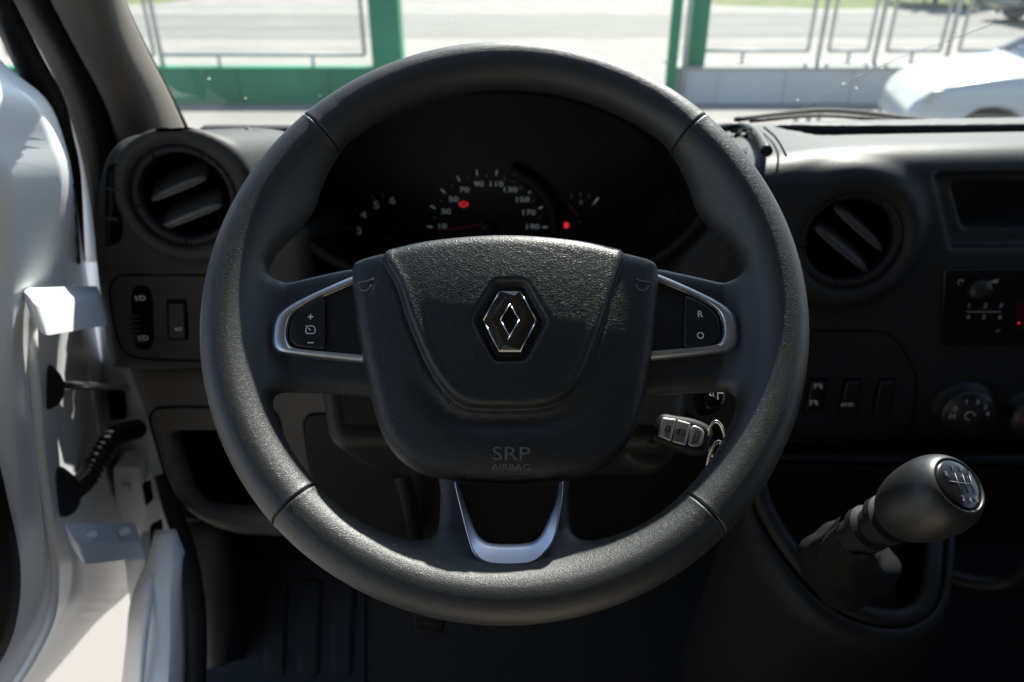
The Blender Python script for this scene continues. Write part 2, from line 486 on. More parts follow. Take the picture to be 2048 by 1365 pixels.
def gate_post(x0, x1, Y0, Y1, z0, label):
    t = thing('gate_post', label, 'post', ((x0 + x1) / 2, Y0, z0), 'green posts of the gate opening')
    p = round_poly(rect(x0, Y0, x1, Y1), .02, 2)
    v, f = plate(p, 3.0, z0, .01, 2)
    mesh_obj('shaft', v, f, 'green_paint', t, angle=30)
    v, f = plate(round_poly(rect(x0 - .02, Y0 - .02, x1 + .02, Y1 + .02), .02, 2), 3.06, 2.98, .01, 2)
    mesh_obj('cap', v, f, 'green_paint', t, angle=30)
gate_post(gx(748), gx(806), WALL_Y - .06, WALL_Y + .30, 0, 'wide green gate post at the end of the green wall')
gate_post(gx(1331), gx(1350), WALL_Y - .10, WALL_Y + .02, 0, 'narrow green gate post at the end of the concrete wall')
gate_post(gx(1378), gx(1412), WALL_Y + .12, WALL_Y + .34, .425, 'short green post standing on the concrete wall')

def fence_panel(x0, x1, z0, label, n_wire=True, foot=(), Y=WALL_Y + .40):
    t = thing('mesh_fence', label, 'fence', ((x0 + x1) / 2, Y, z0), 'wire mesh panels on the boundary wall')
    r = .022
    for x in (x0, x1): mesh_obj('post', *tube([(x, Y, z0), (x, Y, 2.6)], r, 8), 'galvanised', t)
    for z in (z0, 2.6): mesh_obj('rail', *tube([(x0, Y, z), (x1, Y, z)], r, 8), 'galvanised', t)
    for fx in foot: mesh_obj('foot', *tube([(fx, Y, .42), (fx, Y, z0)], r * .9, 8), 'galvanised', t)
    m = MB(); x = x0 + .06
    while x < x1:
        m.add(*tube([(x, Y, z0), (x, Y, 2.6)], .0022, 4, caps=False)); x += .062
    z = z0 + .06
    while z < 2.6:
        m.add(*tube([(x0, Y, z), (x1, Y, z)], .0022, 4, caps=False)); z += .12
    o = m.build('wire_mesh', 'galvanised', t); o['kind'] = 'stuff'
zb = .56
FY = WALL_Y + .40
def fx(px): return gx(px, FY)
fence_panel(fx(352), fx(742), zb, 'wide wire mesh panel above the green wall beside the wide post', foot=(fx(462), fx(642)), Y=WALL_Y + .07)
fence_panel(fx(60), fx(340), zb, 'wire mesh panel at the windscreen pillar end of the green wall', foot=(fx(120), fx(260)), Y=WALL_Y + .07)
fence_panel(fx(1376), fx(1608), zb, 'wide wire mesh panel beside the short green post', foot=(fx(1480),))
fence_panel(fx(1648), fx(1726), zb, 'narrow wire mesh panel in the middle of the concrete wall', foot=(fx(1690),))
fence_panel(fx(1763), fx(1868), zb, 'wire mesh panel beside the narrow one, above the bonnet end', foot=(fx(1815),))
fence_panel(fx(1905), fx(2300), zb, 'wire mesh panel behind the white car', foot=(fx(2000), fx(2200)))
for k, (px, lab) in enumerate(((330, 'thin metal fence pole above the green wall'), (1630, 'thin metal fence pole left of the narrow mesh panel'),
                               (1742, 'thin metal fence pole right of the narrow mesh panel'), (1884, 'thin metal fence pole above the white car bonnet'),
                               (1366, 'white pipe between the two green posts'))):
    z0 = .425 if px != 1366 else .02
    yy = {330: WALL_Y + .07, 1366: WALL_Y - .05}.get(px, FY)
    o = mesh_obj('fence_pole', *tube([(gx(px, yy), yy, z0), (gx(px, yy), yy, 2.7)], .028, 8), 'galvanised')
    tag(o, lab, 'pole', 'poles between the mesh panels')

# grass bank and shrubs across the road
def bank(name, x0, x1, Y0):
    rows = []
    for i in range(24):
        yy = Y0 + i * .9; row = []
        for k in range(60):
            x = x0 + (x1 - x0) * k / 59
            e = min(k, 59 - k) / 8; h = min(1, e) * (.06 + .10 * i) * (1 + .25 * math.sin(x * .9 + i) + .15 * random.random())
            row.append((x, yy + .35 * math.sin(x * 1.3), -.03 if i == 0 else min(h, 2.2)))
        rows.append(row)
    return struct(mesh_obj(name, *loft(rows), 'grass_green'), 'structure')
bank('grass_bank', 5.4, 90, 21.6)
bank('grass_bank', -90, -9.2, 22.6)
def shrub(x, y, s, label):
    t = thing('shrub', label, 'shrub', (x, y, 0), 'shrubs across the road')
    mesh_obj('trunk', *tube([(x, y, 0), (x + .05, y, s * .4), (x, y + .1, s * .8)], [.06, .05, .02], 6), 'trim_taupe', t)
    m = MB()
    for k in range(700):
        a, b, r = random.uniform(0, 6.283), random.uniform(-.5, 1), random.uniform(.45, 1) * s * (.7 + .3 * math.sin(k * .37))
        c = np.array([x + r * math.cos(a) * math.cos(b), y + r * math.sin(a) * math.cos(b), max(.12, s * .75 + r * .8 * math.sin(b))])
        d1 = np.random.default_rng(k).normal(size=3) * .13; d2 = np.random.default_rng(k + 999).normal(size=3) * .08
        m.add([c - d1, c + d2, c + d1, c - d2], [(0, 1, 2, 3)])
    o = m.build('foliage', 'leaf_green', t, smooth=False)
shrub(11.4, 22.6, 1.3, 'dark shrub across the road, leftmost of three behind the fence')
shrub(13.6, 23.0, 1.5, 'dark shrub across the road, middle of three behind the fence')
shrub(17.4, 23.2, 1.6, 'dark shrub across the road behind the dark car')

# cars
def car(name, label, O, yaw, paint, group=None):
    M = Matrix.Translation(O) @ Matrix.Rotation(yaw, 4, 'Z')
    t = thing(name, label, 'car', matrix=M)
    # side view (x along the car, front at -2.0), z up; y across
    prof = [(-2.02, .32), (-2.08, .48), (-2.05, .62), (-1.96, .74), (-1.75, .86), (-1.35, .95), (-.92, 1.02), (-.86, 1.04), (1.75, 1.06), (2.0, .98), (2.06, .7), (2.04, .34)]
    prof = smooth_closed(prof + [(1.2, .20), (-1.2, .20)], 4)
    d2 = sd_poly(prof)
    def f(x, y, z):
        wy = .86 - .10 * np.clip((np.abs(x) - 1.3) / .8, 0, 1) ** 2 - .06 * np.clip((z - .75) / .3, 0, 1) ** 2
        d = smax(d2(x, z), np.abs(y) - wy, .07)
        for wx in (-1.28, 1.28):
            arch = np.sqrt((x - wx) ** 2 + (z - .32) ** 2) - .37
            d = smax(d, -np.maximum(arch, .62 - np.abs(y)), .02)
            d = smin(d, np.maximum(np.abs(np.sqrt((x - wx) ** 2 + (z - .32) ** 2) - .395) - .022, np.abs(np.abs(y) - .79) - .08), .03)
        return d
    V, F = sd_mesh(f, (-2.2, -.95, .1), (2.2, .95, 1.2), .045)
    mesh_obj('body', V, F, paint, t)
    cab = smooth_closed([(-.95, .98), (-.30, 1.42), (.2, 1.50), (1.1, 1.47), (1.75, 1.05), (1.7, .95), (-.9, .92)], 4)
    c2 = sd_poly(cab)
    V, F = sd_mesh(lambda x, y, z: smax(c2(x, z), np.abs(y) - (.80 - .28 * (z - .95)), .06), (-1.1, -.9, .8), (1.9, .9, 1.6), .05)
    mesh_obj('cabin', V, F, 'car_window', t)
    V, F = sd_mesh(lambda x, y, z: smax(smax(c2(x, z) - .012, 1.415 - z + .0 * x, .02), np.abs(y) - (.815 - .28 * (z - .95)), .06), (-1.1, -.9, .8), (1.9, .9, 1.6), .05)
    mesh_obj('roof', V, F, paint, t)
    for s in (-1, 1):
        v, f = tube([(-.93, s * .76, 1.02), (-.30, s * .67, 1.43)], .035, 8); mesh_obj('windscreen_pillar', v, f, paint, t)
        v, f = tube([(.35, s * .80, 1.0), (.35, s * .67, 1.46)], .035, 8); mesh_obj('door_pillar', v, f, paint, t)
        mesh_obj('headlight', *plate(round_poly([(-1.95, .66), (-1.55, .78), (-1.62, .86), (-1.92, .80)], .04, 3), .02, -.02, .008), 'silver_button', t).matrix_local = Matrix(((1, 0, 0, 0), (0, 0, -s, s * .79), (0, 1, 0, 0), (0, 0, 0, 1)))
        mesh_obj('door_seam', *tube([(-.72, s * .868, .95), (-.80, s * .868, .70), (-.78, s * .868, .34)], .006, 5), 'void_black', t)
        for wx in (-1.28, 1.28):
            w = mesh_obj('wheel', *lathe([(-.10, .20), (-.10, .29), (-.07, .32), (.07, .32), (.10, .29), (.10, .20)], (wx, s * .70, .32), (0, s, 0), 28), 'tyre', t)
            mesh_obj('rim', *lathe([(.085, .05), (.10, .10), (.09, .19), (.105, .205)], (wx, s * .70, .32), (0, s, 0), 24), 'satin_chrome', w)
    return t
gw = at(1880, 238, 6.55)
wc = car('parked_car', 'white car parked nearby, its bonnet showing past the windscreen', (5.35, 7.15, 0), RAD(-14), 'car_white')
wc.matrix_world = wc.matrix_world @ Matrix.Scale(.84, 4)
car('parked_car', 'dark car parked across the road beyond the fence', (12.95, 18.6, 0), 0, 'car_dark')

# ------------------------------------------------------------------ van cab around the driver
Z = lambda drop: CAM_Z - drop
BASEZ = Z(1.10)
body = thing('van_body', 'white van cab body with taupe windscreen pillar trim and black door seal', 'van body', (-.55, .95, 0))
mesh_obj('roof', *box(-.62, 1.42, -.75, .46, Z(-.33), Z(-.36)), 'headliner', body, smooth=False)  # roof, bulkhead and far side are out of view, added to block light
mesh_obj('bulkhead', *box(-.62, 1.42, -.78, -.75, BASEZ, Z(-.36)), 'cloth_grey', body, smooth=False)
mesh_obj('cab_floor', *box(-.55, 1.42, -.75, .80, BASEZ - .03, BASEZ), 'black_plastic', body, smooth=False)
mesh_obj('toe_board', *loft([[(x, .80, BASEZ), (x, 1.17, Z(.62))] for x in (-.50, 1.42)]), 'black_plastic', body, smooth=False)
mesh_obj('firewall', *box(-.47, 1.42, 1.17, 1.19, BASEZ - .2, Z(.27)), 'black_plastic', body, smooth=False)
mesh_obj('passenger_door', *box(1.40, 1.43, -.75, 1.17, BASEZ - .1, Z(.22)), 'dash_grey', body, smooth=False)
mesh_obj('side_pillar', *box(1.40, 1.43, -.75, -.35, Z(.22), Z(-.33)), 'dash_grey', body, smooth=False)
mesh_obj('side_pillar', *box(-.62, -.58, -.78, -.38, BASEZ, Z(-.33)), 'van_white', body, smooth=False)
mesh_obj('windscreen_pillar', *tube([(1.40, 1.15, Z(.24)), (1.38, .48, Z(-.34))], .05, 10), 'trim_taupe', body)
# windscreen: one curved pane, with its black edge
def ws(s, t):                 # s across 0..1, t up 0..1
    x = -.47 - .06 * (1 - (1 - t)) + s * (1.85 + .05 * t); bow = .05 * (1 - (2 * s - 1) ** 2)
    return (x, 1.15 - .66 * t + bow, Z(.262) + .60 * t)
pane = mesh_obj('windscreen', *loft([[ws(s / 24, t / 16) for s in range(25)] for t in range(17)]), 'windscreen_glass', body)
_sg, _tg = np.meshgrid(np.linspace(0, .95, 500), np.linspace(0, .6, 400))
_P = np.stack([-.47 - .06 * _tg + _sg * (1.85 + .05 * _tg), 1.15 - .66 * _tg + .05 * (1 - (2 * _sg - 1) ** 2), Z(.262) + .60 * _tg], -1) - CAM
_Q = np.stack([CX + FPX * (_P @ RT) / (_P @ FW), CY - FPX * (_P @ UP) / (_P @ FW)], -1)
def on_glass(px, py):
    k = np.unravel_index(np.argmin(((_Q - np.array([px, py])) ** 2).sum(-1)), _sg.shape)
    return np.array(ws(_sg[k], _tg[k])) - np.array([0, .0012, .001])
mesh_obj('scratch', *tube(smooth_open([on_glass(*p) for p in ((1604, 214), (1690, 168), (1790, 118), (1880, 84), (1990, 46))], 5), [.0003 + .0004 * math.sin(.25 * k) ** 2 for k in range(21)], 6), 'dust_smear', pane)
for (px, py, r) in ((1688, 166, .0021), (1713, 175, .0016), (1596, 200, .0014), (418, 158, .0016), (490, 197, .0012), (1752, 140, .0008), (640, 190, .0008), (1460, 120, .0007), (900, 40, .0008)):
    g_ = on_glass(px, py)
    mesh_obj('dust_fleck', *plate([(r * math.cos(a) * (1 + .4 * math.sin(3 * a + px)), 1.6 * r * math.sin(a)) for a in np.linspace(0, 6.0, 12)], .0004, 0, .0002, 2), 'dust_smear', pane).location = tuple(g_)
# windscreen pillar, traced along its height: (py, depth) stations
def strip(name, rows, mat, parent, thick=.012, smooth_n=4, crisp=False):
    """rows: list of lists of (px,py,Y) -> lofted sheet with thickness"""
    R = [[at(*p) for p in r] for r in rows]
    cols = [smooth_open([r[k] for r in R], smooth_n) for k in range(len(R[0]))]
    if crisp:                             # pressed sheet: each fold a narrow radius, flats between
        rr = []
        for i in range(len(cols[0])):
            P = [np.array(c[i]) for c in cols]; row = [P[0]]
            for k in range(1, len(P) - 1):
                a, b = P[k - 1] - P[k], P[k + 1] - P[k]; la, lb = np.linalg.norm(a), np.linalg.norm(b); r = min(.006, la * .4, lb * .4)
                A, B = P[k] + a / la * r, P[k] + b / lb * r
                row += [A, .25 * A + .5 * P[k] + .25 * B, B]
            rr.append(row + [P[-1]])
    else:
        rr = [smooth_open([c[i] for c in cols], 4) for i in range(len(cols[0]))]
    o = mesh_obj(name, *loft(rr), mat, parent, angle=38 if crisp else None)
    return solid(o, thick, 0)
strip('pillar_trim', [
    [(70, -90, .74), (100, -90, .68), (160, -90, .68), (195, -90, .72), (210, -90, .78)],
    [(112, 0, .80), (128, 0, .75), (185, 0, .74), (222, 0, .78), (236, 0, .84)],
    [(163, 100, .86), (180, 100, .81), (228, 100, .80), (262, 100, .85), (282, 100, .92)],
    [(212, 200, .92), (228, 200, .88), (275, 200, .88), (312, 200, .93), (334, 200, 1.0)],
    [(240, 300, .96), (258, 300, .93), (310, 300, .93), (350, 300, .98), (378, 300, 1.06)]], 'trim_taupe', body)
mesh_obj('windscreen_seal', *tube(smooth_open([at(208, -90, .80), at(238, 0, .86), at(286, 100, .94), at(340, 200, 1.02), at(384, 290, 1.08), at(400, 330, 1.12)], 6), .006, 8), 'rubber', body)
strip('pillar_sun_block', [[(10, -90, .90), (100, -90, .90), (190, -90, .90)], [(22, 0, .96), (120, 0, .96), (222, 0, .96)], [(84, 100, 1.01), (170, 100, 1.01), (268, 100, 1.01)], [(130, 200, 1.07), (230, 200, 1.07), (322, 200, 1.07)],  # sheet hidden behind the trim, added to keep sun off the jamb
    [(160, 300, 1.11), (270, 300, 1.11), (372, 300, 1.11)], [(176, 420, 1.13), (290, 420, 1.13), (400, 420, 1.13)], [(192, 560, 1.14), (300, 560, 1.14), (420, 560, 1.14)], [(200, 800, 1.15), (320, 800, 1.15), (450, 800, 1.15)]], 'van_white', body, .004)
strip('door_seal', [
    [(0, -90, .74), (40, -90, .72), (85, -90, .76)], [(28, 0, .80), (75, 0, .78), (118, 0, .82)], [(93, 100, .86), (130, 100, .84), (168, 100, .88)],
    [(136, 200, .90), (180, 200, .89), (218, 200, .93)], [(168, 300, .93), (212, 300, .92), (246, 300, .96)],
    [(188, 400, .95), (228, 400, .94), (262, 400, .97)], [(203, 520, .96), (240, 520, .95), (270, 520, .97)]], 'rubber', body)
strip('pillar_flange', [
    [(-20, -90, .78), (-6, -90, .77), (6, -90, .80)], [(10, 0, .84), (20, 0, .83), (32, 0, .86)], [(70, 100, .90), (84, 100, .89), (98, 100, .92)],
    [(117, 200, .94), (130, 200, .93), (142, 200, .95)], [(146, 300, .97), (160, 300, .96), (174, 300, .98)],
    [(160, 400, .99), (176, 400, .98), (196, 400, 1.0)], [(170, 520, 1.0), (190, 520, 1.0), (215, 520, 1.0)]], 'van_white', body)
strip('door_jamb', [
    [(165, 500, 1.03), (190, 500, 1.0), (215, 500, .99), (260, 500, .98)], [(176, 640, 1.03), (200, 640, 1.0), (225, 640, .99), (270, 640, .98)],
    [(186, 780, 1.03), (215, 780, 1.0), (245, 780, .98), (300, 780, .96)], [(205, 900, 1.03), (240, 900, 1.0), (280, 900, .96), (330, 900, .93)],
    [(215, 1020, 1.0), (270, 1020, .96), (310, 1020, .90), (350, 1020, .86)], [(225, 1100, .98), (285, 1110, .93), (330, 1100, .86), (370, 1100, .82)]], 'van_white', body, .003, crisp=True)
strip('sill', [
    [(312, 1060, .80), (322, 1060, .78), (336, 1060, .77), (352, 1060, .77)], [(296, 1120, .77), (318, 1120, .74), (345, 1120, .73), (372, 1120, .74)],
    [(264, 1200, .74), (296, 1200, .70), (340, 1200, .69), (384, 1200, .71)], [(254, 1290, .70), (290, 1290, .66), (340, 1290, .65), (382, 1290, .67)],
    [(244, 1380, .67), (285, 1380, .62), (335, 1380, .61), (376, 1380, .63)], [(232, 1480, .64), (275, 1480, .59), (330, 1480, .58), (370, 1480, .60)]], 'van_white', body, .003, crisp=True)
mesh_obj('sill_crease', *tube(smooth_open([at(304, 1150, .725), at(298, 1220, .683), at(288, 1300, .643), at(280, 1400, .606)], 6), .0035, 8), 'van_white', body)
mesh_obj('sill_seal', *tube(smooth_open([at(326, 950, .88), at(342, 1010, .85), at(372, 1100, .76), at(390, 1200, .70), at(394, 1300, .66), at(390, 1420, .61)], 8), [.012] * 41, 12), 'rubber', body)
strip('kick_panel', [[(366, 1040, .90), (428, 1040, .88), (458, 1040, .90), (470, 1040, .98)], [(380, 1150, .86), (436, 1150, .84), (462, 1150, .86), (480, 1150, .95)],
                     [(392, 1250, .81), (436, 1250, .79), (464, 1250, .81), (484, 1250, .90)], [(398, 1340, .77), (432, 1335, .75), (462, 1322, .78), (482, 1320, .86)]], 'dash_grey', body)

# driver's door, swung open
door = thing('driver_door', 'open white van door with hinges, wiring boot and check strap', 'van door', (-.55, .62, 0))
strip('door_panel', [
    [(-260, 30, .50), (-120, 40, .55), (-70, 60, .58), (-40, 70, .62), (-35, 70, .75)],
    [(-260, 120, .50), (-110, 125, .55), (-30, 135, .60), (2, 130, .66), (6, 130, .8)],
    [(-260, 200, .50), (-60, 200, .56), (60, 200, .62), (86, 200, .68), (92, 200, .85)], [(-260, 280, .50), (-20, 280, .57), (98, 280, .64), (122, 280, .70), (126, 280, .88)],
    [(-260, 370, .50), (20, 370, .58), (120, 370, .66), (140, 370, .73), (146, 370, .93)], [(-260, 520, .50), (25, 520, .59), (88, 520, .68), (132, 520, .77), (168, 520, .98)],
    [(-260, 700, .50), (20, 700, .59), (62, 700, .67), (118, 700, .79), (196, 700, 1.0)], [(-260, 900, .50), (30, 900, .59), (78, 900, .67), (122, 900, .79), (240, 900, 1.0)],
    [(-260, 1050, .50), (35, 1050, .59), (98, 1050, .67), (134, 1050, .77), (266, 1050, .95)], [(-260, 1170, .50), (30, 1170, .59), (108, 1160, .66), (140, 1160, .74), (268, 1165, .90)],
    [(-260, 1250, .50), (-5, 1250, .58), (94, 1250, .63), (112, 1250, .68), (190, 1245, .80)], [(-260, 1365, .50), (-60, 1365, .56), (30, 1365, .60), (44, 1365, .63), (86, 1365, .70)],
    [(-260, 1450, .50), (-120, 1450, .54), (-40, 1450, .58), (-30, 1450, .60), (0, 1450, .65)]], 'van_white', door, .003, crisp=True)
strip('door_lining', [[(-260, 930, .46), (-90, 930, .52), (-12, 930, .56)], [(-260, 1000, .46), (-80, 1000, .52), (4, 1000, .565)], [(-260, 1120, .46), (-70, 1120, .52), (30, 1120, .57)], [(-260, 1220, .46), (-70, 1220, .52), (28, 1220, .565)],
                      [(-260, 1300, .46), (-100, 1300, .51), (4, 1300, .555)], [(-260, 1380, .46), (-130, 1380, .50), (-50, 1380, .54)]], 'black_plastic', door)
strip('window_frame', [[(-50, -60, .70), (-35, -60, .69), (-18, -60, .71)], [(-18, 0, .74), (-4, 0, .73), (12, 0, .75)], [(8, 60, .77), (24, 60, .76), (44, 60, .78)], [(40, 130, .80), (56, 130, .79), (82, 130, .81)],
                       [(84, 200, .83), (100, 200, .82), (118, 200, .84)], [(116, 270, .86), (128, 270, .86), (136, 270, .87)], [(138, 350, .90), (145, 350, .90), (152, 350, .91)], [(150, 520, .96), (156, 520, .96), (162, 520, .97)]], 'rubber', door)
for path, r_ in (([(64, 650, .668), (66, 720, .655), (81, 900, .655), (100, 1050, .655), (110, 1155, .648), (97, 1250, .618), (34, 1365, .588), (-30, 1450, .57)], .005),):
    mesh_obj('panel_ridge', *tube(smooth_open([at(*p) for p in path], 8), r_, 10), 'van_white', door)
mesh_obj('edge_gasket', *tube(smooth_open([at(141, 372, .80), at(147, 430, .84), at(155, 525, .88)], 6), .0035, 8), 'rubber', door)
def hinge(O, E, back, h):
    O, E = at(*O), at(*E); L = np.linalg.norm(E - O)
    p = round_poly([(0, 0), (L, 0), (L + .02, back), (-.01, back)], .012, 6)
    v, f = plate(p, 0, -h, .006, 5)
    return mesh_obj('hinge', mapf(frame(O, (E - O) / L, (-.62, .78, .0), (0, 0, 1)), v), f, 'van_white', door, angle=30)
hinge((66, 603, .60), (200, 594, .74), .040, .034)
hinge((152, 1088, .61), (278, 1080, .73), .045, .030)
for q in ((185, 1072, .65), (250, 1066, .70)):
    mesh_obj('hinge_bolt', *lathe([(0, .0065), (.004, .0065), (.0055, .004)], at(*q), (0, 0, 1), 6), 'van_white', door, smooth=False)
for pts, Y in (([(216, 782), (246, 782), (252, 838), (220, 840)], .965), ([(300, 1052), (322, 1040), (330, 1120), (302, 1180)], .80), ([(284, 968), (300, 962), (306, 1000), (292, 1012)], .885)):
    v, f = plate(round_poly(xz(pts, Y), .003, 3), .002, -.003, .001, 2)
    mesh_obj('jamb_shade_patch', mapf(dashf(Y), v), f, 'void_black', body)  # flat black patches standing in for shaded gaps in the jamb
for pts in ([(150, 560, .88), (172, 700, .90), (196, 860, .92), (214, 980, .90)], [(170, 640, .94), (188, 760, .955), (214, 880, .955)]):
    mesh_obj('weld_seam', *tube(smooth_open([at(*p) for p in pts], 8), .0022, 6), 'van_white', door)
v, f = plate(round_poly(xz([(232, 925), (288, 925), (292, 985), (300, 1000), (290, 1050), (240, 1055)], .93), .006, 3), .012, -.03, .003)
mesh_obj('hinge_bracket', mapf(dashf(.93), v), f, 'van_white', body, angle=30)
v, f = plate(round_poly(xz([(255, 1110), (298, 1105), (300, 1190), (268, 1212)], .84), .006, 3), .012, -.05, .003)
mesh_obj('hinge_bracket', mapf(dashf(.84), v), f, 'van_white', body, angle=30)
mesh_obj('bolt', *lathe([(0, .008), (.004, .008), (.006, .005)], at(253, 975, .915), (0, -1, 0), 12), 'van_white', body)
def grommet(px, py, Y, a, b, parent):
    pts = [(a * math.cos(k * math.pi / 12), b * math.sin(k * math.pi / 12)) for k in range(24)]
    v, f = plate(pts, .012, -.01, .008)
    return mesh_obj('grommet', mapf(frame(at(px, py, Y), (.62, .78, 0), (0, 0, 1), (.78, -.62, 0)), v), f, 'rubber', parent)
grommet(86, 772, .73, .020, .028, door)
grommet(120, 985, .74, .022, .034, door)
mesh_obj('check_strap', *tube([at(88, 772, .73), at(165, 772, .84), at(256, 776, .98)], [.0055, .0055, .0055], 8), 'steel', door)
pth = resample(smooth_open([at(118, 995, .735), at(140, 985, .77), at(175, 955, .81), at(205, 905, .84), at(232, 872, .87), at(275, 858, .93)], 10), 150)
wb = mesh_obj('wiring_boot', *tube(pth, [.0125 + .0022 * math.sin(k * 1.25) for k in range(150)], 14), 'rubber', door)

seat = thing('bounce_seat', 'unseen beige driver seat added to bounce warm light onto the steering wheel', 'seat', (0, -.2, BASEZ))  # out of view, added so sunlight bounces up to the wheel
V, F = sd_mesh(lambda x, y, z: rbox(x, y, z, (0, -.12, Z(.75)), (.25, .29, .09), .05), (-.3, -.45, Z(.88)), (.3, .20, Z(.62)), .015)
mesh_obj('cushion', V, F, 'cloth_bounce', seat)
V, F = sd_mesh(lambda x, y, z: rbox(x, y + .12 * (z - Z(.5)), z, (0, -.47, Z(.42)), (.24, .07, .42), .06), (-.3, -.7, Z(.9)), (.3, -.3, Z(-.05)), .02)
mesh_obj('backrest', V, F, 'cloth_bounce', seat)
mesh_obj('seat_base', *box(-.2, .2, -.36, .08, BASEZ, Z(.87)), 'black_plastic', seat, smooth=False)
# ------------------------------------------------------------------ dashboard
dash = thing('dashboard', 'black van dashboard with round vents, instrument hood, tray and switches', 'dashboard', (.2, .95, BASEZ))
DY = .80
# left pod
pod2 = sd_poly(smooth_closed(xz([(178, 500), (180, 440), (188, 370), (203, 318), (238, 285), (300, 274), (360, 270), (425, 277), (468, 298), (494, 335), (510, 400), (540, 450), (600, 462), (612, 480), (612, 600),
                                 (612, 745), (450, 748), (236, 748), (208, 715), (192, 620)], DY), 4))
VO = at(372, 392, DY); VA = np.array([.10, -1, .06]); VA /= np.linalg.norm(VA)
def pod(x, y, z):
    d = extr(pod2(x, z + .22 * np.clip(y - DY - .02, 0, 1)), y, DY, 1.06, .022)
    px, py, pz = x - VO[0], y - VO[1], z - VO[2]
    h = px * VA[0] + py * VA[1] + pz * VA[2]
    r = np.sqrt(np.maximum(px ** 2 + py ** 2 + pz ** 2 - h * h, 0))
    d = smax(d, -np.maximum(r - .0535, -h - .07), .006)
    d = smin(d, np.sqrt((r - .0665) ** 2 + (h - .000) ** 2) - .0065, .012)
    return d
lo, hi = at(170, 760, .82), at(730, 250, 1.1)
V, F = sd_mesh(pod, (lo[0] - .02, .775, lo[2] - .03), (-.165, 1.12, Z(.19)), .0042)
mesh_obj('vent_pod', V, F, 'dash_warm', dash)
def rear_top(x, y, z): return extr(r2(x, z + .30 * np.clip(y - .95, 0, 1)), y, .93, 1.13, .015)
r2 = sd_poly(smooth_closed(xz([(330, 300), (420, 271), (500, 260), (528, 268), (548, 290), (600, 330), (600, 420), (330, 420)], .95), 4))
V, F = sd_mesh(rear_top, (-.47, .91, Z(.36)), (-.20, 1.15, Z(.18)), .005)
mesh_obj('demister_cover', V, F, 'dash_top', dash)
for pxs in ((498, 258, 508, 300), (522, 266, 530, 305)):
    mesh_obj('cover_rib', *tube(smooth_open([at(pxs[0] - 4, pxs[1] + 1, 1.0), at(pxs[0], pxs[1] + 6, .945), at(pxs[2], pxs[3], .93)], 5), .004, 8), 'dash_grey', dash)
def vent(O, A, blades, R, mat):
    t = mesh_obj('air_vent', *lathe([(-.004, R * .775), (.002, R * .785), (.006, R * .82), (.0055, R * .90), (.002, R * .955), (-.004, R * .97)], O, A, 64, caps=(False, False)), mat, dash)
    mesh_obj('barrel', *lathe([(.001, R * .79), (-.03, R * .78), (-.06, R * .70)], O, A, 48, caps=(False, True)), 'void_black', t)
    X = np.array([1, 0, 0.]); X -= A * (X @ A); X /= np.linalg.norm(X); Yv = np.cross(A, X); Yv *= 1 if Yv[2] > 0 else -1
    for (x0, y0, x1, y1) in blades:
        P = []
        for px, py in ((x0, y0), (x1, y1)):
            d = sight(px, py); Q = O - A * .008; s = ((Q - CAM) @ A) / (d @ A); P.append(CAM + d * s - Q)
        a, b = np.array([P[0] @ X, P[0] @ Yv]), np.array([P[1] @ X, P[1] @ Yv])
        e = (b - a); L = np.linalg.norm(e); e /= L; n = np.array([-e[1], e[0]]); c = (a + b) / 2
        lens = [(-L / 2, 0), (-L * .42, .0036), (-L * .2, .0054), (L * .2, .0054), (L * .42, .0036), (L / 2, 0), (L * .42, -.0028), (L * .2, -.0036), (-L * .2, -.0036), (-L * .42, -.0028)]
        v, f = plate(smooth_closed(lens, 3), .004, -.030, .002, 3)
        tilt = .35
        def fn(p, q, h):
            q2 = q - h * tilt
            uv = c + e * p + n * q2
            return O - A * .008 + X * uv[0] + Yv * uv[1] + A * h
        mesh_obj('blade', mapf(fn, v), f, 'vent_blade', t, angle=40)
        k = c + n * -.009
        mesh_obj('bracket', *tube([O - A * .012 + X * (c[0]) + Yv * c[1], O - A * .02 + X * k[0] + Yv * k[1]], [.004, .0015], 6), 'gloss_black', t)
    for a in (60, 118, 190, 262, 330):
        a = RAD(a); d = X * math.cos(a) + Yv * math.sin(a)
        mesh_obj('rim_notch', *tube([O + d * R * .80 + A * .006, O + d * R * .90 + A * .0065], .0009, 6), 'void_black', t)
    return t
vent(VO, VA, [(303, 398, 415, 352), (320, 456, 445, 407)], .0585, 'dash_dark')
# side demister slot beside the left vent
gr = xz([(207, 338), (236, 325), (241, 345), (238, 410), (233, 490), (206, 500), (204, 420)], DY - .012)
v, f = plate(round_poly(gr, .004, 3), .004, -.02, .002)
gs = mesh_obj('side_grille', mapf(dashf(DY - .003), v), f, 'void_black', dash)
for (a, b, c, d) in ((208, 377, 238, 381), (205, 436, 236, 440)):
    mesh_obj('grille_bar', *tube([at(a, b, DY - .012), at(c, d, DY - .012)], .0018, 8), 'dash_grey', gs)
mesh_obj('grille_bar', *tube([at(224, 345, DY - .009), at(222, 420, DY - .009), at(214, 492, DY - .009)], .003, 8), 'black_plastic', gs)
def seam(pts, Y, name, r=.0011, closed=False, parent=dash):
    P = [at(x, y, Y) for x, y in (smooth_closed(pts, 6) if closed else smooth_open(pts, 6))]
    return mesh_obj(name, *tube(P, r, 6, closed=closed), 'void_black', parent)
seam([(520, 551), (420, 551), (260, 551), (235, 555), (222, 568), (219, 590), (226, 640), (236, 680), (250, 704), (275, 716), (330, 720), (420, 723), (520, 724)], DY - .0005, 'panel_seam')
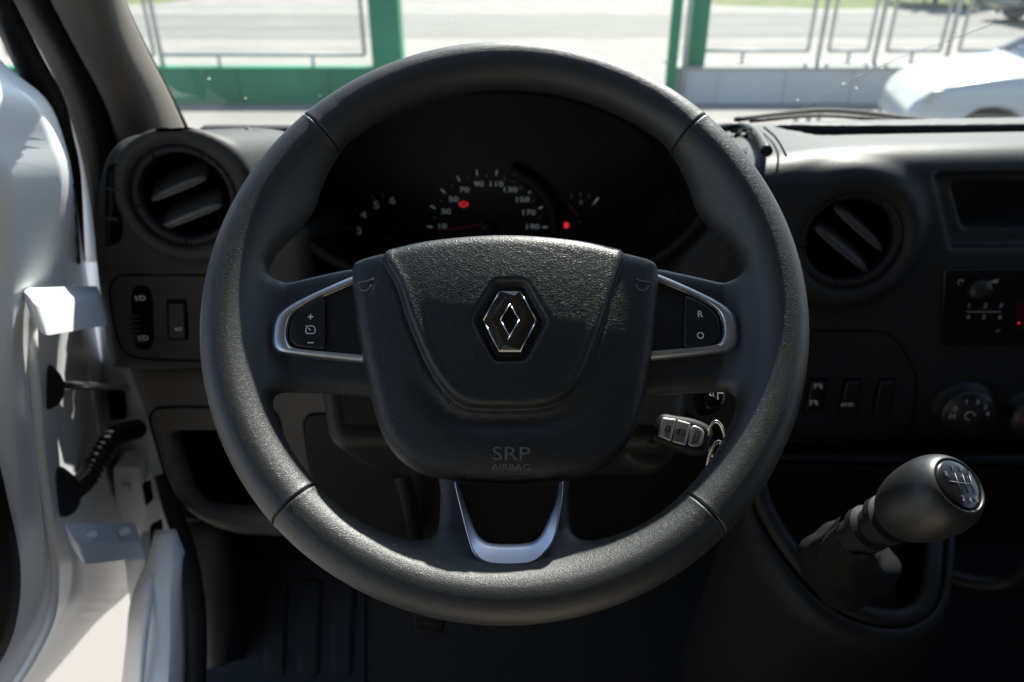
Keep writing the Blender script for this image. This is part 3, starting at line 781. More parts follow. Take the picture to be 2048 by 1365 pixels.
# headlamp levelling wheel
v, f = plate(round_poly(xz([(262, 590), (270, 573), (285, 570), (300, 577), (306, 600), (308, 680), (302, 696), (288, 702), (272, 695), (266, 680)], DY), .004, 3), .0008, -.01, .0006, 2)
lw = mesh_obj('level_switch', mapf(dashf(DY), v), f, 'void_black', dash)
O = at(288, 640, DY + .022)
prof = []
mesh_obj('thumb_wheel', *lathe([(-.008, .024)] + [(-.007 + .0014 * k, .028 + (.0012 if k % 2 else 0)) for k in range(11)] + [(.008, .024)], O, (1, 0, 0), 40), 'button_black', lw)
for k in range(9):
    a = RAD(-48 + k * 12); p = np.array([O[0], O[1] - .0285 * math.cos(a), O[2] + .0285 * math.sin(a)])
    mesh_obj('wheel_ridge', *tube([p - np.array([.0075, 0, 0]), p + np.array([.0075, 0, 0])], .0012, 6), 'dash_grey', lw)
for (x, y) in ((285, 597), (291, 677)):
    m = MB(); m.add(*text_mesh('D', .009, depth=.0002)); m.v = [(p[0] * 1.1, p[1], p[2]) for p in m.v]
    Q = at(x, y, DY - .006)
    mesh_obj('lamp_icon', mapf(frame(Q, (1, 0, 0), (0, 0, 1), (0, -1, 0)), m.v), m.f, 'white_print', lw)
    mm = MB()
    for k in (-1, 0, 1): mm.add(*box(-.0085, -.005, -.0002, .0002, -.0004 + k * .0022, .0004 + k * .0022))
    mesh_obj('lamp_icon', mapf(lambda a, b, c: Q + np.array([a, b - .0002, c]), mm.v), mm.f, 'white_print', lw, smooth=False)
v, f = plate(round_poly(xz([(332, 599), (374, 599), (378, 680), (336, 680)], DY), .003, 3), .0010, -.01, .0008, 2)
sw = mesh_obj('rocker_switch', mapf(dashf(DY), v), f, 'void_black', dash)
v, f = plate(round_poly(xz([(338, 605), (370, 605), (373, 674), (341, 674)], DY), .002, 3), .0045, 0, .0012, 3)
mesh_obj('rocker', mapf(dashf(DY), v), f, 'button_black', sw)
put_text('ALT', .0055, frame(at(357, 659, DY - .0048), (1, 0, 0), (0, 0, 1), (0, -1, 0)), 'white_print', sw, 'switch_mark')
# lower panel with tray
LY = .83
low2 = sd_poly(smooth_closed(xz([(246, 742), (300, 738), (500, 738), (780, 738), (900, 800), (900, 1088), (720, 1088), (560, 1087), (470, 1081), (410, 1061), (368, 1034), (330, 985), (300, 905), (270, 815)], LY), 4))
tray2 = sd_poly(round_poly(xz([(338, 868), (545, 866), (585, 1034), (428, 1030), (396, 1018), (378, 990)], LY), .012, 4))
def lower(x, y, z):
    d = extr(low2(x, z), y, LY, 1.06, .03)
    return smax(d, -np.maximum(tray2(x, z), y - 1.0), .012)
a, b = at(230, 1100, LY), at(900, 735, LY)
V, F = sd_mesh(lower, (a[0] - .03, .81, a[2] - .03), (b[0], 1.08, b[2] + .03), .005)
mesh_obj('lower_panel', V, F, 'panel_brown', dash)
mesh_obj('tray_shade', *box(at(330, 900, .99)[0], at(640, 900, .99)[0], .985, .995, at(400, 1060, .99)[2], at(400, 850, .99)[2]), 'void_black', dash, smooth=False)  # black sheet standing in for the shade inside the tray
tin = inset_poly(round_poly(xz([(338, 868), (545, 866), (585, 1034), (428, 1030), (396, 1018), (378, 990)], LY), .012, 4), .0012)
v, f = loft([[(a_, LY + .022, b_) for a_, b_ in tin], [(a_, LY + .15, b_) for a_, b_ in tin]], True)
mesh_obj('tray_shade', v, f, 'void_black', dash)  # tray walls blacked out the same way, as painted shade
v, f = band(xz([(428, 868), (428, 892), (470, 892)], .9), xz([(433, 868), (433, 887), (470, 887)], .9), 0, .002, n=20)
mesh_obj('tray_clip', mapf(dashf(.94), v), f, 'black_plastic', dash)
seam([(345, 985), (330, 950), (310, 880), (300, 840), (308, 822), (335, 815), (420, 815), (520, 815), (548, 825), (560, 850), (564, 890), (570, 930)], LY - .0008, 'panel_seam', .0016)
kn = round_poly(xz([(608, 845), (620, 828), (900, 828), (900, 1078), (690, 1078), (640, 1010), (620, 930)], LY), .012, 4)
v, f = plate(inset_poly(kn, -.0022), .0006, -.01, .0004, 2); mesh_obj('panel_seam', mapf(dashf(LY), v), f, 'void_black', dash)
v, f = plate(kn, .004, -.01, .003, 3); mesh_obj('knee_panel', mapf(dashf(LY), v), f, 'dash_dark', dash)
mesh_obj('panel_rib', *tube(smooth_open([at(800, 945, .79), at(815, 990, .79), at(825, 1040, .80), at(832, 1075, .81)], 5), [.011] * 16, 12), 'dash_dark', dash)
# column area face between pods and hood
v, f = plate(round_poly(xz([(600, 545), (820, 560), (820, 760), (600, 760)], .84), .006, 3), 0, -.12, .004); mesh_obj('face_panel', mapf(dashf(.84), v), f, 'dash_dark', dash)
# right block
SH = .11
rb2 = sd_poly(smooth_closed(xz([(1330, 640), (1352, 540), (1385, 482), (1425, 425), (1478, 362), (1520, 336), (1580, 322), (1700, 308), (1850, 301), (2060, 297), (2430, 291), (2500, 290), (2500, 905), (2430, 905), (1900, 905), (1500, 905), (1340, 800)], DY), 3))
def topy(px, py, z0=None):               # point on the dash top sheet
    d = sight(px, py); zt = Z(.2085)
    s = (zt + SH * .8 - CAM_Z) / (d[2] + SH * d[1]); return CAM + d * s
slot2 = sd_poly(smooth_closed([tuple(topy(*p)[:2]) for p in ((1552, 246), (1700, 252), (2000, 255), (2450, 257), (2500, 257), (2500, 271), (2450, 271), (2000, 270), (1680, 269), (1610, 261))], 3))
disp2 = sd_poly(round_poly(xz([(1872, 352), (2500, 346), (2500, 497), (1903, 497)], DY), .006, 3))
disp3 = sd_poly(round_poly(xz([(1914, 373), (2500, 368), (2500, 463), (1937, 463)], DY), .006, 3))
VR = at(1697, 480, DY); VB = np.array([-.12, -1, .10]); VB /= np.linalg.norm(VB)
def right_block(x, y, z):
    zz = z + SH * np.clip(y - .80, 0, 1)
    d = extr(rb2(x, zz), y, DY, 1.12, .055)
    d = smax(d, -np.maximum(slot2(x, y), Z(.252) - z), .004)
    d = smax(d, -np.maximum(disp2(x, z), y - (DY + .012)), .004)
    d = smax(d, -np.maximum(disp3(x, z), y - (DY + .05)), .004)
    qx, qy, qz = x - VR[0], y - VR[1], z - VR[2]
    h = qx * VB[0] + qy * VB[1] + qz * VB[2]; r = np.sqrt(np.maximum(qx ** 2 + qy ** 2 + qz ** 2 - h * h, 0))
    d = smax(d, -np.maximum(r - .0535, -h - .07), .006)
    d = smin(d, np.sqrt((np.maximum(r - .070, 0)) ** 2 + (h + .006) ** 2 * 1.0) - .016 + 0 * r, .02) if False else d
    d = smin(d, np.sqrt((r - .068) ** 2 + (h + .004) ** 2) - .010, .018)
    return d
V, F = sd_mesh(right_block, (.15, .775, Z(.66)), (.80, 1.14, Z(.185)), .0048)
mesh_obj('centre_panel', V, F, 'dash_top', dash)
vent(VR, VB, [(1668, 412, 1765, 500), (1628, 452, 1735, 541)], .0585, 'dash_dark')
mesh_obj('display_lens', *box(at(1900, 400, .845)[0], .95, .846, .850, at(1900, 480, .845)[2], at(1900, 360, .845)[2]), 'gloss_black', dash, smooth=False)
# upper tray beside the hood
tp = [tuple(topy(*p)) for p in ((1418, 262), (1440, 256), (1475, 254), (1502, 260), (1520, 278), (1534, 303))]
ut = mesh_obj('top_tray', *tube(smooth_open(tp, 6), .006, 10), 'dash_dark', dash)
for q in ((1462, 275, 1500, 272), (1470, 285, 1480, 275), (1490, 286, 1496, 275)):
    mesh_obj('clip', *tube([topy(q[0], q[1]) + np.array([0, 0, .007]), topy(q[2], q[3]) + np.array([0, 0, .007])], .0026, 6), 'void_black', ut)
mesh_obj('panel_seam', *tube(smooth_open([topy(1528, 256) + np.array([0, 0, .0005]), topy(1548, 272), topy(1562, 292), topy(1572, 312)], 5), .0013, 6), 'void_black', dash)
# radio
RY = DY - .001
rp = round_poly(xz([(1886, 538), (2500, 530), (2500, 690), (1880, 690)], DY), .004, 3)
v, f = plate(rp, .002, -.02, .0015); radio = mesh_obj('radio', mapf(dashf(RY), v), f, 'gloss_black', dash)
mesh_obj('volume_knob', *lathe([(0, .0135), (.012, .0125), (.0145, .011), (.015, .004)], at(1952, 576, RY - .002), (-.1, -1, .1), 32), 'button_black', radio)
RP = lambda x, y: frame(at(x, y, RY - .0024), (1, 0, 0), (0, 0, 1), (0, -1, 0))
for s, x, y in (('1', 1938, 612), ('2', 1971, 612), ('3', 2002, 612), ('4', 1936, 635), ('5', 1968, 635), ('6', 2000, 635)):
    put_text(s, .0075, RP(x, y), 'grey_print', radio, 'key_mark', xs=1.3)
mesh_obj('key_line', mapf(RP(1968, 624), box(-.020, .020, -.0004, .0004, 0, .0004)[0]), box(0, 1, 0, 1, 0, 1)[1], 'grey_print', radio, smooth=False)
m = MB(); m.v = [(-.008, -.002, 0), (.008, .003, 0), (.008, -.002, 0)]; m.f = [(0, 1, 2)]
mesh_obj('volume_mark', mapf(RP(1982, 563), m.v), m.f, 'grey_print', radio, smooth=False)
mesh_obj('power_mark', mapf(RP(1921, 565), tube([(.003 * math.cos(k * .5), .003 * math.sin(k * .5), 0) for k in range(11)], .0005, 5)[0]), tube([(.003 * math.cos(k * .5), .003 * math.sin(k * .5), 0) for k in range(11)], .0005, 5)[1], 'grey_print', radio)
v, f = plate(round_poly(xz([(2030, 600), (2090, 600), (2090, 658), (2030, 658)], DY), .002, 2), .0026, 0, .0004, 2)
mesh_obj('display', mapf(dashf(RY), v), f, 'red_dim', radio)
mesh_obj('display_mark', mapf(RP(2037, 646), box(-.0012, .0012, -.001, .001, .0003, .0007)[0]), box(0, 1, 0, 1, 0, 1)[1], 'red_lamp', radio, smooth=False)
put_text('AF', .004, RP(1996, 662), 'grey_print', radio, 'key_mark')
# switch panel on the right
seam([(1540, 660), (1640, 662), (1745, 663), (1775, 668), (1800, 690), (1822, 728), (1832, 760), (1828, 820), (1812, 868), (1780, 882), (1690, 886), (1620, 880), (1560, 860)], DY - .0006, 'panel_seam', .0009)
for k, x in enumerate((1631, 1700, 1768)):
    o4 = [(x - 12, 756), (x + 24, 756), (x + 12, 826), (x - 26, 826)]
    v, f = plate(round_poly(xz(o4, DY), .002, 3), .0012, -.01, .0008, 2); s_ = mesh_obj('rocker_switch', mapf(dashf(DY), v), f, 'void_black', dash)
    i4 = [(x - 9, 760), (x + 19, 760), (x + 8, 822), (x - 22, 822)]
    v, f = plate(round_poly(xz(i4, DY), .002, 3), .0055, 0, .0015, 3); mesh_obj('rocker', mapf(dashf(DY), v), f, 'button_black', s_)
    G = lambda px, py: frame(at(px, py, DY - .0058), (1, 0, 0), (0, 0, 1), (0, -1, 0))
    if k == 0:
        for (gx_, gy_) in ((1637, 775), (1628, 808)):
            arc = [(.0042 * math.cos(RAD(a)), .0042 * math.sin(RAD(a)), 0) for a in range(-40, 221, 20)]
            mm = MB().add(*tube(arc, .0005, 5)).add(*tube([(0, 0, 0), (.0028, .0028, 0)], .0005, 5)).add(*tube([(-.006, .003, 0), (-.004, .005, 0)], .0005, 5))
            mesh_obj('switch_mark', mapf(G(gx_, gy_), mm.v), mm.f, 'white_print', s_)
    if k == 1: put_text('ECO', .0062, G(1694, 810), 'white_print', s_, 'switch_mark', xs=1.25)
# heater knobs
def heater(px, py, marks, parent=dash):
    O = at(px, py, DY - .001); A = np.array([-.16, -1, .12]); A /= np.linalg.norm(A)
    k = mesh_obj('heater_knob', *lathe([(0, .036), (.006, .036), (.008, .033), (.024, .0305), (.027, .028), (.0275, .004)], O, A, 48), 'button_black', parent)
    X = np.array([1, 0, 0.]); X -= A * (X @ A); X /= np.linalg.norm(X); Yv = np.cross(X, -A) * 1.0
    Yv = Yv if Yv[2] > 0 else -Yv
    for s, ang in marks:
        a = RAD(ang); put_text(s, .009, frame(O + A * .0279 + X * .0195 * math.cos(a) + Yv * .0195 * math.sin(a), X, Yv, A), 'grey_print', k, 'knob_mark', xs=1.1)
    return k, O, A, X, Yv
hk, O, A, X, Yv = heater(1922, 812, (('0', 155), ('1', 112), ('2', 75), ('3', 42), ('4', 12), ('M', 188)))
mesh_obj('knob_mark', *tube([O + A * .028 + (X * math.cos(k * .55) + Yv * math.sin(k * .55)) * .0055 for k in range(10)], .0006, 5), 'grey_print', hk)
a = RAD(40); mesh_obj('pointer', *tube([O + A * .026 + (X * math.cos(a) + Yv * math.sin(a)) * .0285, O + A * .026 + (X * math.cos(a) + Yv * math.sin(a)) * .031], .0016, 6), 'red_dim', hk)
h2, O, A, X, Yv = heater(2056, 826, (('1', 130),))
mesh_obj('pointer', *tube([O + A * .028 - X * .022 + Yv * .004, O + A * .028 + X * .0 - Yv * .002], .0025, 6), 'needle_red', h2)
# lower centre: shelf and closing face
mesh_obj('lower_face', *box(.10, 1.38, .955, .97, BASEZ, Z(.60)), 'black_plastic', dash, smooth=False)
v, f = plate(round_poly(xz([(1500, 905), (2500, 905), (2500, 945), (1520, 945)], DY + .02), .012, 4), 0, -.12, .01)
mesh_obj('shelf_edge', mapf(dashf(DY + .01), v), f, 'dash_dark', dash)
mesh_obj('shelf_lip', *tube(smooth_open([at(1880, 1150, .62), at(1960, 1168, .60), at(2020, 1160, .59), at(2070, 1120, .58)], 6), .010, 10), 'dash_dark', dash)

# instrument hood and cluster
HC = at(985, 365, .80)
def hood(x, y, z):
    t = np.clip((y - .74) / .28, 0, 1)
    a, b = .232 + .006 * t, .120 + .018 * t
    zc = HC[2] - .080 * t
    e = np.sqrt(((x - HC[0]) / a) ** 2 + ((z - zc) / b) ** 2 + 1e-9)
    d2 = (e - 1) * np.sqrt((x - HC[0]) ** 2 + (z - zc) ** 2 + 1e-9) / np.maximum(e, .05)
    yf = .775 + .35 * np.clip(HC[2] + .03 - z, 0, .2)
    return smax(smax(np.abs(d2) - .008, yf - y, .008), y - 1.06, .008)
V, F = sd_mesh(hood, (HC[0] - .28, .74, HC[2] - .25), (HC[0] + .28, 1.08, HC[2] + .15), .005)
mesh_obj('instrument_hood', V, F, 'black_plastic', dash)
CYL = 1.0
pts = [(HC[0] + .232 * math.cos(k * math.pi / 24), HC[2] - .074 + .134 * math.sin(k * math.pi / 24)) for k in range(48)]
v, f = plate(pts, 0, -.02, .002)
cl = mesh_obj('instrument_cluster', mapf(dashf(CYL), v), f, 'dial_face', dash)
CP = lambda x, y, l=.001: frame(at(x, y, CYL - l), (1, 0, 0), (0, 0, 1), (0, -1, 0))
c0 = at(975, 458, CYL)
mesh_obj('dial_ring', *tube([c0 + np.array([.094 * math.cos(RAD(a)), -.006, .088 * math.sin(RAD(a))]) for a in range(-5, 75, 5)], .011, 10), 'dial_face', cl)
for s, x, y in (('10', 881, 453), ('30', 889, 422), ('50', 905, 396), ('70', 927, 376), ('90', 957, 364), ('110', 992, 364), ('130', 1021, 376), ('150', 1046, 397), ('170', 1059, 424), ('190', 1067, 454)):
    put_text(s, .0098, CP(975 + (x - 975) * .97, 460 + (y - 460) * .95), 'dial_print', cl, 'speed_numeral', xs=1.4, depth=.0001)
for s, x, y in (('2', 727, 494), ('3', 718, 463), ('4', 727, 431), ('5', 753, 411), ('6', 785, 402)):
    put_text(s, .0145, CP(x, y), 'faint_print', cl, 'rev_numeral', xs=1.3, depth=.0001)
def tick(x, y, cxp, cyp, ln, r, mat, parent=cl):
    p, c = at(x, y, CYL - .001), at(cxp, cyp, CYL - .001); d = (p - c) / np.linalg.norm(p - c)
    mesh_obj('scale_tick', *tube([p - d * ln / 2, p + d * ln / 2], r, 6), mat, parent)
for x, y in ((862, 454), (868, 416), (888, 385), (918, 361), (954, 349), (993, 349), (1029, 361), (1060, 385), (1080, 417), (1088, 455)): tick(975 + (x - 975) * 1.02, 460 + (y - 460) * 1.03, 975, 460, .0075, .0010, 'dial_print')
for x, y in ((869, 435), (882, 402), (905, 374), (937, 356), (973, 352), (1009, 358), (1042, 376), (1066, 403), (1079, 436)): tick(x, y, 975, 460, .004, .0006, 'grey_print')
for x, y in ((745, 395), (765, 391), (712, 421), (700, 458), (708, 497)): tick(x, y, 790, 470, .008, .0007, 'grey_print')
for x, y in ((1143, 393), (1161, 389), (1178, 392)): tick(x, y, 1160, 440, .006, .0007, 'grey_print')
tick(1192, 402, 1160, 440, .010, .0011, 'dial_print'); tick(1185, 411, 1160, 440, .004, .0006, 'grey_print')
pump = MB().add(*box(-.0018, .0018, -.0025, .0025, 0, .0003)).add(*box(.0022, .0030, -.002, .002, 0, .0003))
mesh_obj('pump_mark', mapf(CP(1161, 405), pump.v), pump.f, 'grey_print', cl, smooth=False)
pl = MB().add(*box(-.0026, .0026, -.004, .004, 0, .0004)).add(*box(.0035, .0043, -.003, .003, 0, .0004))
mesh_obj('fuel_lamp', mapf(CP(1132, 451), pl.v), pl.f, 'red_lamp', cl, smooth=False)
ring = [(.0040 * math.cos(k * math.pi / 10), .0036 * math.sin(k * math.pi / 10), 0) for k in range(20)]
bw = MB().add(*tube(ring, .0005, 5, closed=True)).add(*box(-.0005, .0005, -.0005, .0022, 0, .0004)).add(*box(-.0005, .0005, -.0022, -.0014, 0, .0004))
for s in (-1, 1): bw.add(*tube([(s * .0056 * math.cos(RAD(a)), .0056 * math.sin(RAD(a)) * .85, 0) for a in range(-35, 36, 14)], .0005, 5))
mesh_obj('brake_lamp', mapf(CP(927, 409), bw.v), bw.f, 'red_lamp', cl)
def needle(x0, y0, x1, y1):
    mesh_obj('needle', *tube([at(x0, y0, CYL - .006), at(x1, y1, CYL - .006)], [.0022, .0009], 8), 'needle_red', cl)
needle(965, 449, 878, 463); needle(1158, 432, 1136, 408); needle(778, 470, 765, 490)
for (x, y, r) in ((975, 458, .012), (1162, 445, .008), (782, 462, .009)):
    mesh_obj('needle_hub', *lathe([(0, r), (.006, r * .9), (.008, r * .6), (.0082, .001)], at(x, y, CYL - .001), (0, -1, 0), 24), 'dial_face', cl)

# wiper arm resting at the foot of the windscreen
wp = thing('wiper_arm', 'black wiper arm lying behind the far dashboard edge', 'wiper', tuple(at(1640, 225, 1.24)))
mesh_obj('arm', *tube(smooth_open([at(1470, 240, 1.22), at(1560, 229, 1.24), at(1640, 222, 1.25), at(1720, 226, 1.25), at(1800, 236, 1.24), at(1900, 245, 1.22)], 6), [.0042] * 31, 8), 'rubber', wp)
mesh_obj('blade', *tube(smooth_open([at(1500, 243, 1.205), at(1640, 232, 1.225), at(1800, 243, 1.205)], 6), [.003] * 13, 8), 'rubber', wp)

# ------------------------------------------------------------------ steering column with stalk
colm = thing('steering_column', 'grey steering column shroud behind the wheel with a stalk', 'steering column', tuple(WO - WN * .2))
colm['_world'] = False; colm.matrix_world = WM
def shroud(u, v, w):
    return rbox(u / (1 + 1.6 * (v + .03)), v, w, (0, -.03, -.16), (.138, .056, .10), .014)
V, F = sd_mesh(shroud, (-.18, -.12, -.28), (.18, .05, -.04), .0045)
mesh_obj('shroud', V, F, 'dash_dark', colm)
V, F = sd_mesh(lambda u, v, w: np.sqrt(u * u + (v + .03) ** 2) - .045 + 0 * w if False else extr(np.sqrt(u * u + (v + .035) ** 2) - .06, w, -.09, -.02, .01), (-.08, -.11, -.1), (.08, .04, -.01), .005)
mesh_obj('hub_boss', V, F, 'black_plastic', colm)
# stalk tip
q = [onw(*p, -.06) for p in ((1400, 758), (1452, 758), (1452, 805), (1444, 818), (1412, 820), (1402, 790))]
v, f = plate(round_poly(q, .003, 3), -.06, -.085, .003); st = mesh_obj('stalk', v, f, 'gloss_black', colm)
ic = onw(1430, 786, -.0595)
spk = MB()
s0 = [(-.0035, -.0018), (-.0015, -.0018), (.0016, -.0045), (.0016, .0045), (-.0015, .0018), (-.0035, .0018)]
spk.add(*tube([(ic[0] + a * 1.1, ic[1] + b * 1.1, -.0596) for a, b in s0], .00042, 5, closed=True)).add(*tube([(ic[0] - .0015, ic[1] - .0018, -.0596), (ic[0] - .0015, ic[1] + .0018, -.0596)], .0004, 5)).add(*tube([(ic[0] + .0025, ic[1], -.0596), (ic[0] + .006, ic[1], -.0596)], .00042, 5))
spk.build('stalk_mark', 'white_print', st)
# ignition lock
lk = onw(1330, 880, -.085)
mesh_obj('ignition_lock', *lathe([(-.03, .022), (.0, .021), (.004, .018), (.0045, .004)], (lk[0] - .01, lk[1], -.095), (0, 0, 1), 32), 'black_plastic', colm)

# ------------------------------------------------------------------ key in the lock, key ring
key = thing('ignition_key', 'black key fob with three silver buttons in the ignition', 'key', matrix=WM)
kw = -.055
ka, kb = np.array(onw(1320, 854, kw)), np.array(onw(1420, 882, kw))
ke = (kb - ka) / np.linalg.norm(kb - ka); kn_ = np.array([-ke[1], ke[0]]); kL = np.linalg.norm(kb - ka); kc = (ka + kb) / 2
KF = lambda a, b, c: (kc[0] + ke[0] * a + kn_[0] * b, kc[1] + ke[1] * a + kn_[1] * b, kw + c)
hk_ = .0108
fob = smooth_closed([(-kL * .55, -hk_ * .8), (-kL * .2, -hk_ * 1.05), (kL * .25, -hk_ * 1.1), (kL * .5, -hk_ * .8), (kL * .56, 0), (kL * .5, hk_ * .9), (kL * .2, hk_ * 1.2), (-kL * .2, hk_ * 1.1), (-kL * .55, hk_ * .8)], 5)
v, f = plate(fob, 0, -.014, .005, 4); mesh_obj('fob_case', mapf(KF, v), f, 'black_plastic', key)
b0 = -kL * .50
for k, (s0_, s1_) in enumerate(((0, .27), (.29, .56), (.58, .86))):
    xa, xb = b0 + kL * s0_, b0 + kL * s1_
    ha = (.0068, .0082, .0081)[k]; hb = (.0082, .0081, .0062)[k]
    bt = round_poly([(xa, -ha), (xb, -hb), (xb, hb), (xa, ha)], .004 if k == 2 else .0012, 4)
    v, f = plate(bt, .0022, -.002, .0012, 3); bo = mesh_obj('fob_button', mapf(KF, v), f, 'silver_button', key)
    cx_ = (xa + xb) / 2; ml = MB()
    if k == 1:
        ml.add(*tube([(cx_ - .0018, -.002, .0023), (cx_ + .0026, -.002, .0023), (cx_ + .0026, .002, .0023), (cx_ - .0018, .002, .0023)], .0003, 5, closed=True)).add(*tube([(cx_ - .0018, -.0015, .0023), (cx_ - .004, -.001, .0023), (cx_ - .004, .001, .0023), (cx_ - .0018, .0015, .0023)], .0003, 5))
    elif k == 2:
        ml.add(*tube([(cx_ - .002, -.004, .0023), (cx_ + .001, -.0035, .0023), (cx_ + .002, 0, .0023), (cx_ + .0016, .004, .0023), (cx_ - .0012, .0036, .0023), (cx_ - .002, 0, .0023)], .0003, 5, closed=True)).add(*tube([(cx_ - .003, -.0055, .0023), (cx_ - .001, -.004, .0023)], .0003, 5))
    else:
        ml.add(*tube([(cx_ - .001, -.002, .0023), (cx_ + .0022, -.002, .0023), (cx_ + .0022, .002, .0023), (cx_ - .001, .002, .0023)], .0003, 5, closed=True))
    mesh_obj('button_mark', mapf(KF, ml.v), ml.f, 'void_black', bo)
mesh_obj('lock_face', *lathe([(-.012, .013), (0, .012), (.002, .009), (.0022, .001)], (*onw(1305, 862, kw - .01), kw - .01), (-.5, .2, 1), 24), 'black_plastic', key)
kr = thing('key_ring', 'two linked steel split rings hanging from the key fob', 'key ring', matrix=WM)
def ring_at(px, py, w, rx, ry, rot, name):
    c = onw(px, py, w); R = [(c[0] + rx * math.cos(a) * math.cos(rot) - ry * math.sin(a) * math.sin(rot), c[1] + rx * math.cos(a) * math.sin(rot) + ry * math.sin(a) * math.cos(rot), w + .008 * math.sin(a + rot)) for a in np.linspace(0, 2 * math.pi, 40, endpoint=False)]
    mesh_obj(name, *tube(R, .0013, 8, closed=True), 'brass_steel', kr)
ring_at(1433, 882, -.058, .0055, .0125, .18, 'ring'); ring_at(1430, 925, -.060, .0050, .0135, -.12, 'ring')

# ------------------------------------------------------------------ steering wheel
wheel = thing('steering_wheel', 'black leather steering wheel with three spokes and diamond emblem', 'steering wheel', matrix=WM)
RM, RT_ = .183, .0165
def mir(p): return [(-a, b) for a, b in p]
arc_top = [(.192 * math.cos(RAD(a)), .192 * math.sin(RAD(a))) for a in range(50, 131, 8)]
tl = [(-.1245, .118), (-.130, .100), (-.136, .078), (-.146, .060), (-.160, .043), (-.1665, .030), (-.1625, .0215), (-.150, .0190), (-.133, .0235), (-.110, .0290), (-.07, .034)]
top_w = sd_poly(arc_top + tl + mir(tl)[::-1])
bl = smooth_closed([(-.1545, -.0625), (-.151, -.078), (-.134, -.107), (-.110, -.1325), (-.088, -.1455), (-.066, -.1515), (-.050, -.1520), (-.0415, -.1465), (-.0395, -.136), (-.0405, -.112), (-.050, -.085), (-.075, -.062), (-.095, -.056), (-.134, -.0535), (-.1495, -.0555)], 3)
bot_w, bot_w2 = sd_poly(bl), sd_poly(mir(bl)[::-1])
def wheel_sdf(u, v, w):
    rho = np.sqrt(u * u + v * v + 1e-12); ang = np.arctan2(v, np.abs(u))
    tor = np.sqrt((rho - RM) ** 2 + (w * .98) ** 2) - RT_
    pl_ = smax(rho - .186, -np.minimum(np.minimum(top_w(u, v), bot_w(u, v)), bot_w2(u, v)), .004)
    w0 = -.0170 * np.clip((.178 - rho) / .030, 0, 1)
    q = smax(pl_ - .0015, np.abs(w - w0) - .0100, .010)
    return smin(tor, q, .013)
V, F = sd_mesh(wheel_sdf, (-.21, -.21, -.034), (.21, .21, .026), .0021)
rim = mesh_obj('rim', V, F, 'rim_leather', wheel)
# stitched joints where the rim covers meet: cut loops and press them in
bm = bmesh.new(); bm.from_mesh(rim.data)
JA = (135.6, 44.3, -134.9, -47.6)
for ja in JA:
    a = RAD(ja); nn = Vector((-math.sin(a), math.cos(a), 0)); rd = Vector((math.cos(a), math.sin(a), 0))
    for off in (-.0016, -.0009, -.0004, 0, .0004, .0009, .0016):
        fs = [f for f in bm.faces if abs(f.calc_center_median().dot(nn)) < .006 and f.calc_center_median().dot(rd) > .15]
        g = set(fs)
        for f in fs: g.update(f.edges); g.update(f.verts)
        bmesh.ops.bisect_plane(bm, geom=list(g), plane_co=nn * off, plane_no=nn, dist=1e-6)
bm.normal_update()
mv = []
for vt in bm.verts:
    for ja in JA:
        a = RAD(ja); s = vt.co.dot(Vector((-math.sin(a), math.cos(a), 0)))
        if abs(s) < .004 and vt.co.dot(Vector((math.cos(a), math.sin(a), 0))) > .15:
            mv.append((vt, vt.normal.copy(), -.0016 * math.exp(-(s / .00055) ** 2) + .0003 * math.exp(-((abs(s) - .0017) / .0008) ** 2)))
for vt, n, d in mv: vt.co += n * d
bm.to_mesh(rim.data); bm.free()
rim.data.polygons.foreach_set('use_smooth', [True] * len(rim.data.polygons))

# airbag cover
padp = smooth_closed([(-.1025, .0235), (-.0985, .0315), (-.0825, .0362), (-.050, .0435), (0, .0470), (.050, .0435), (.0825, .0362), (.0990, .0315), (.1030, .0235), (.1018, .001), (.0965, -.033), (.0900, -.065),
                      (.0810, -.0874), (.0685, -.1020), (.0525, -.1110), (.031, -.1145), (0, -.1160), (-.031, -.1145), (-.0535, -.1095), (-.0695, -.0980), (-.0805, -.0800), (-.0900, -.047), (-.0980, -.013)], 5)
pad2 = sd_poly(padp)
shp = smooth_closed([(-.0790, .0600), (-.0790, .0400), (-.0785, .0270), (-.0690, .0100), (-.0605, -.0140), (-.0470, -.0440), (-.0340, -.0615), (-.0215, -.0685), (0, -.0697), (.0225, -.0687), (.0380, -.0630), (.0490, -.0500),
                     (.0610, -.0200), (.0690, .0040), (.0765, .0270), (.0790, .0400), (.0790, .0600)], 4)
sh2 = sd_poly(shp)
ex = .0035
emb = [(ex - .0085, .0085), (ex + .0085, .0085), (ex + .0215, -.0155), (ex + .0085, -.0395), (ex - .0085, -.0395), (ex - .0215, -.0155)]
em2 = sd_poly(round_poly(emb, .002, 3))
def pad_h(u, v):
    H = .0190 - np.where(v > .008, 2.0, 1.15) * (v - .008) ** 2 - .70 * u ** 2
    s = sh2(u, v)
    H = H - .0032 * (1 / (1 + np.exp(-s / .0010)))                       # side and lower skirt lie below the shield
    H = H - .0017 * np.exp(-((s - .0014) / .0015) ** 2) + .0008 * np.exp(-((s + .0035) / .003) ** 2)                  # crease along the shield edge
    low = np.clip((-.045 - v) / .03, 0, 1)
    H = H - low * .0040 * np.exp(-((s - .0085) / .0075) ** 2) * (s > -.02)
    H = H + low * .0030 * np.exp(-((v + .0985) / .014) ** 2) * np.exp(-(u / .06) ** 2)
    e = em2(u, v)
    H = H - .0042 / (1 + np.exp(np.clip((e - .0018) / .0006, -40, 40)))
    return H
def pad_sdf(u, v, w):
    H = pad_h(u, v)
    return smax(smax(pad2(u, v), (w - H) * .93, .011), -.014 - w, .006)
V, F = sd_mesh(pad_sdf, (-.112, -.125, -.020), (.112, .055, .0240), .00135)
pad = mesh_obj('airbag_cover', V, F, 'pad_leather', wheel)
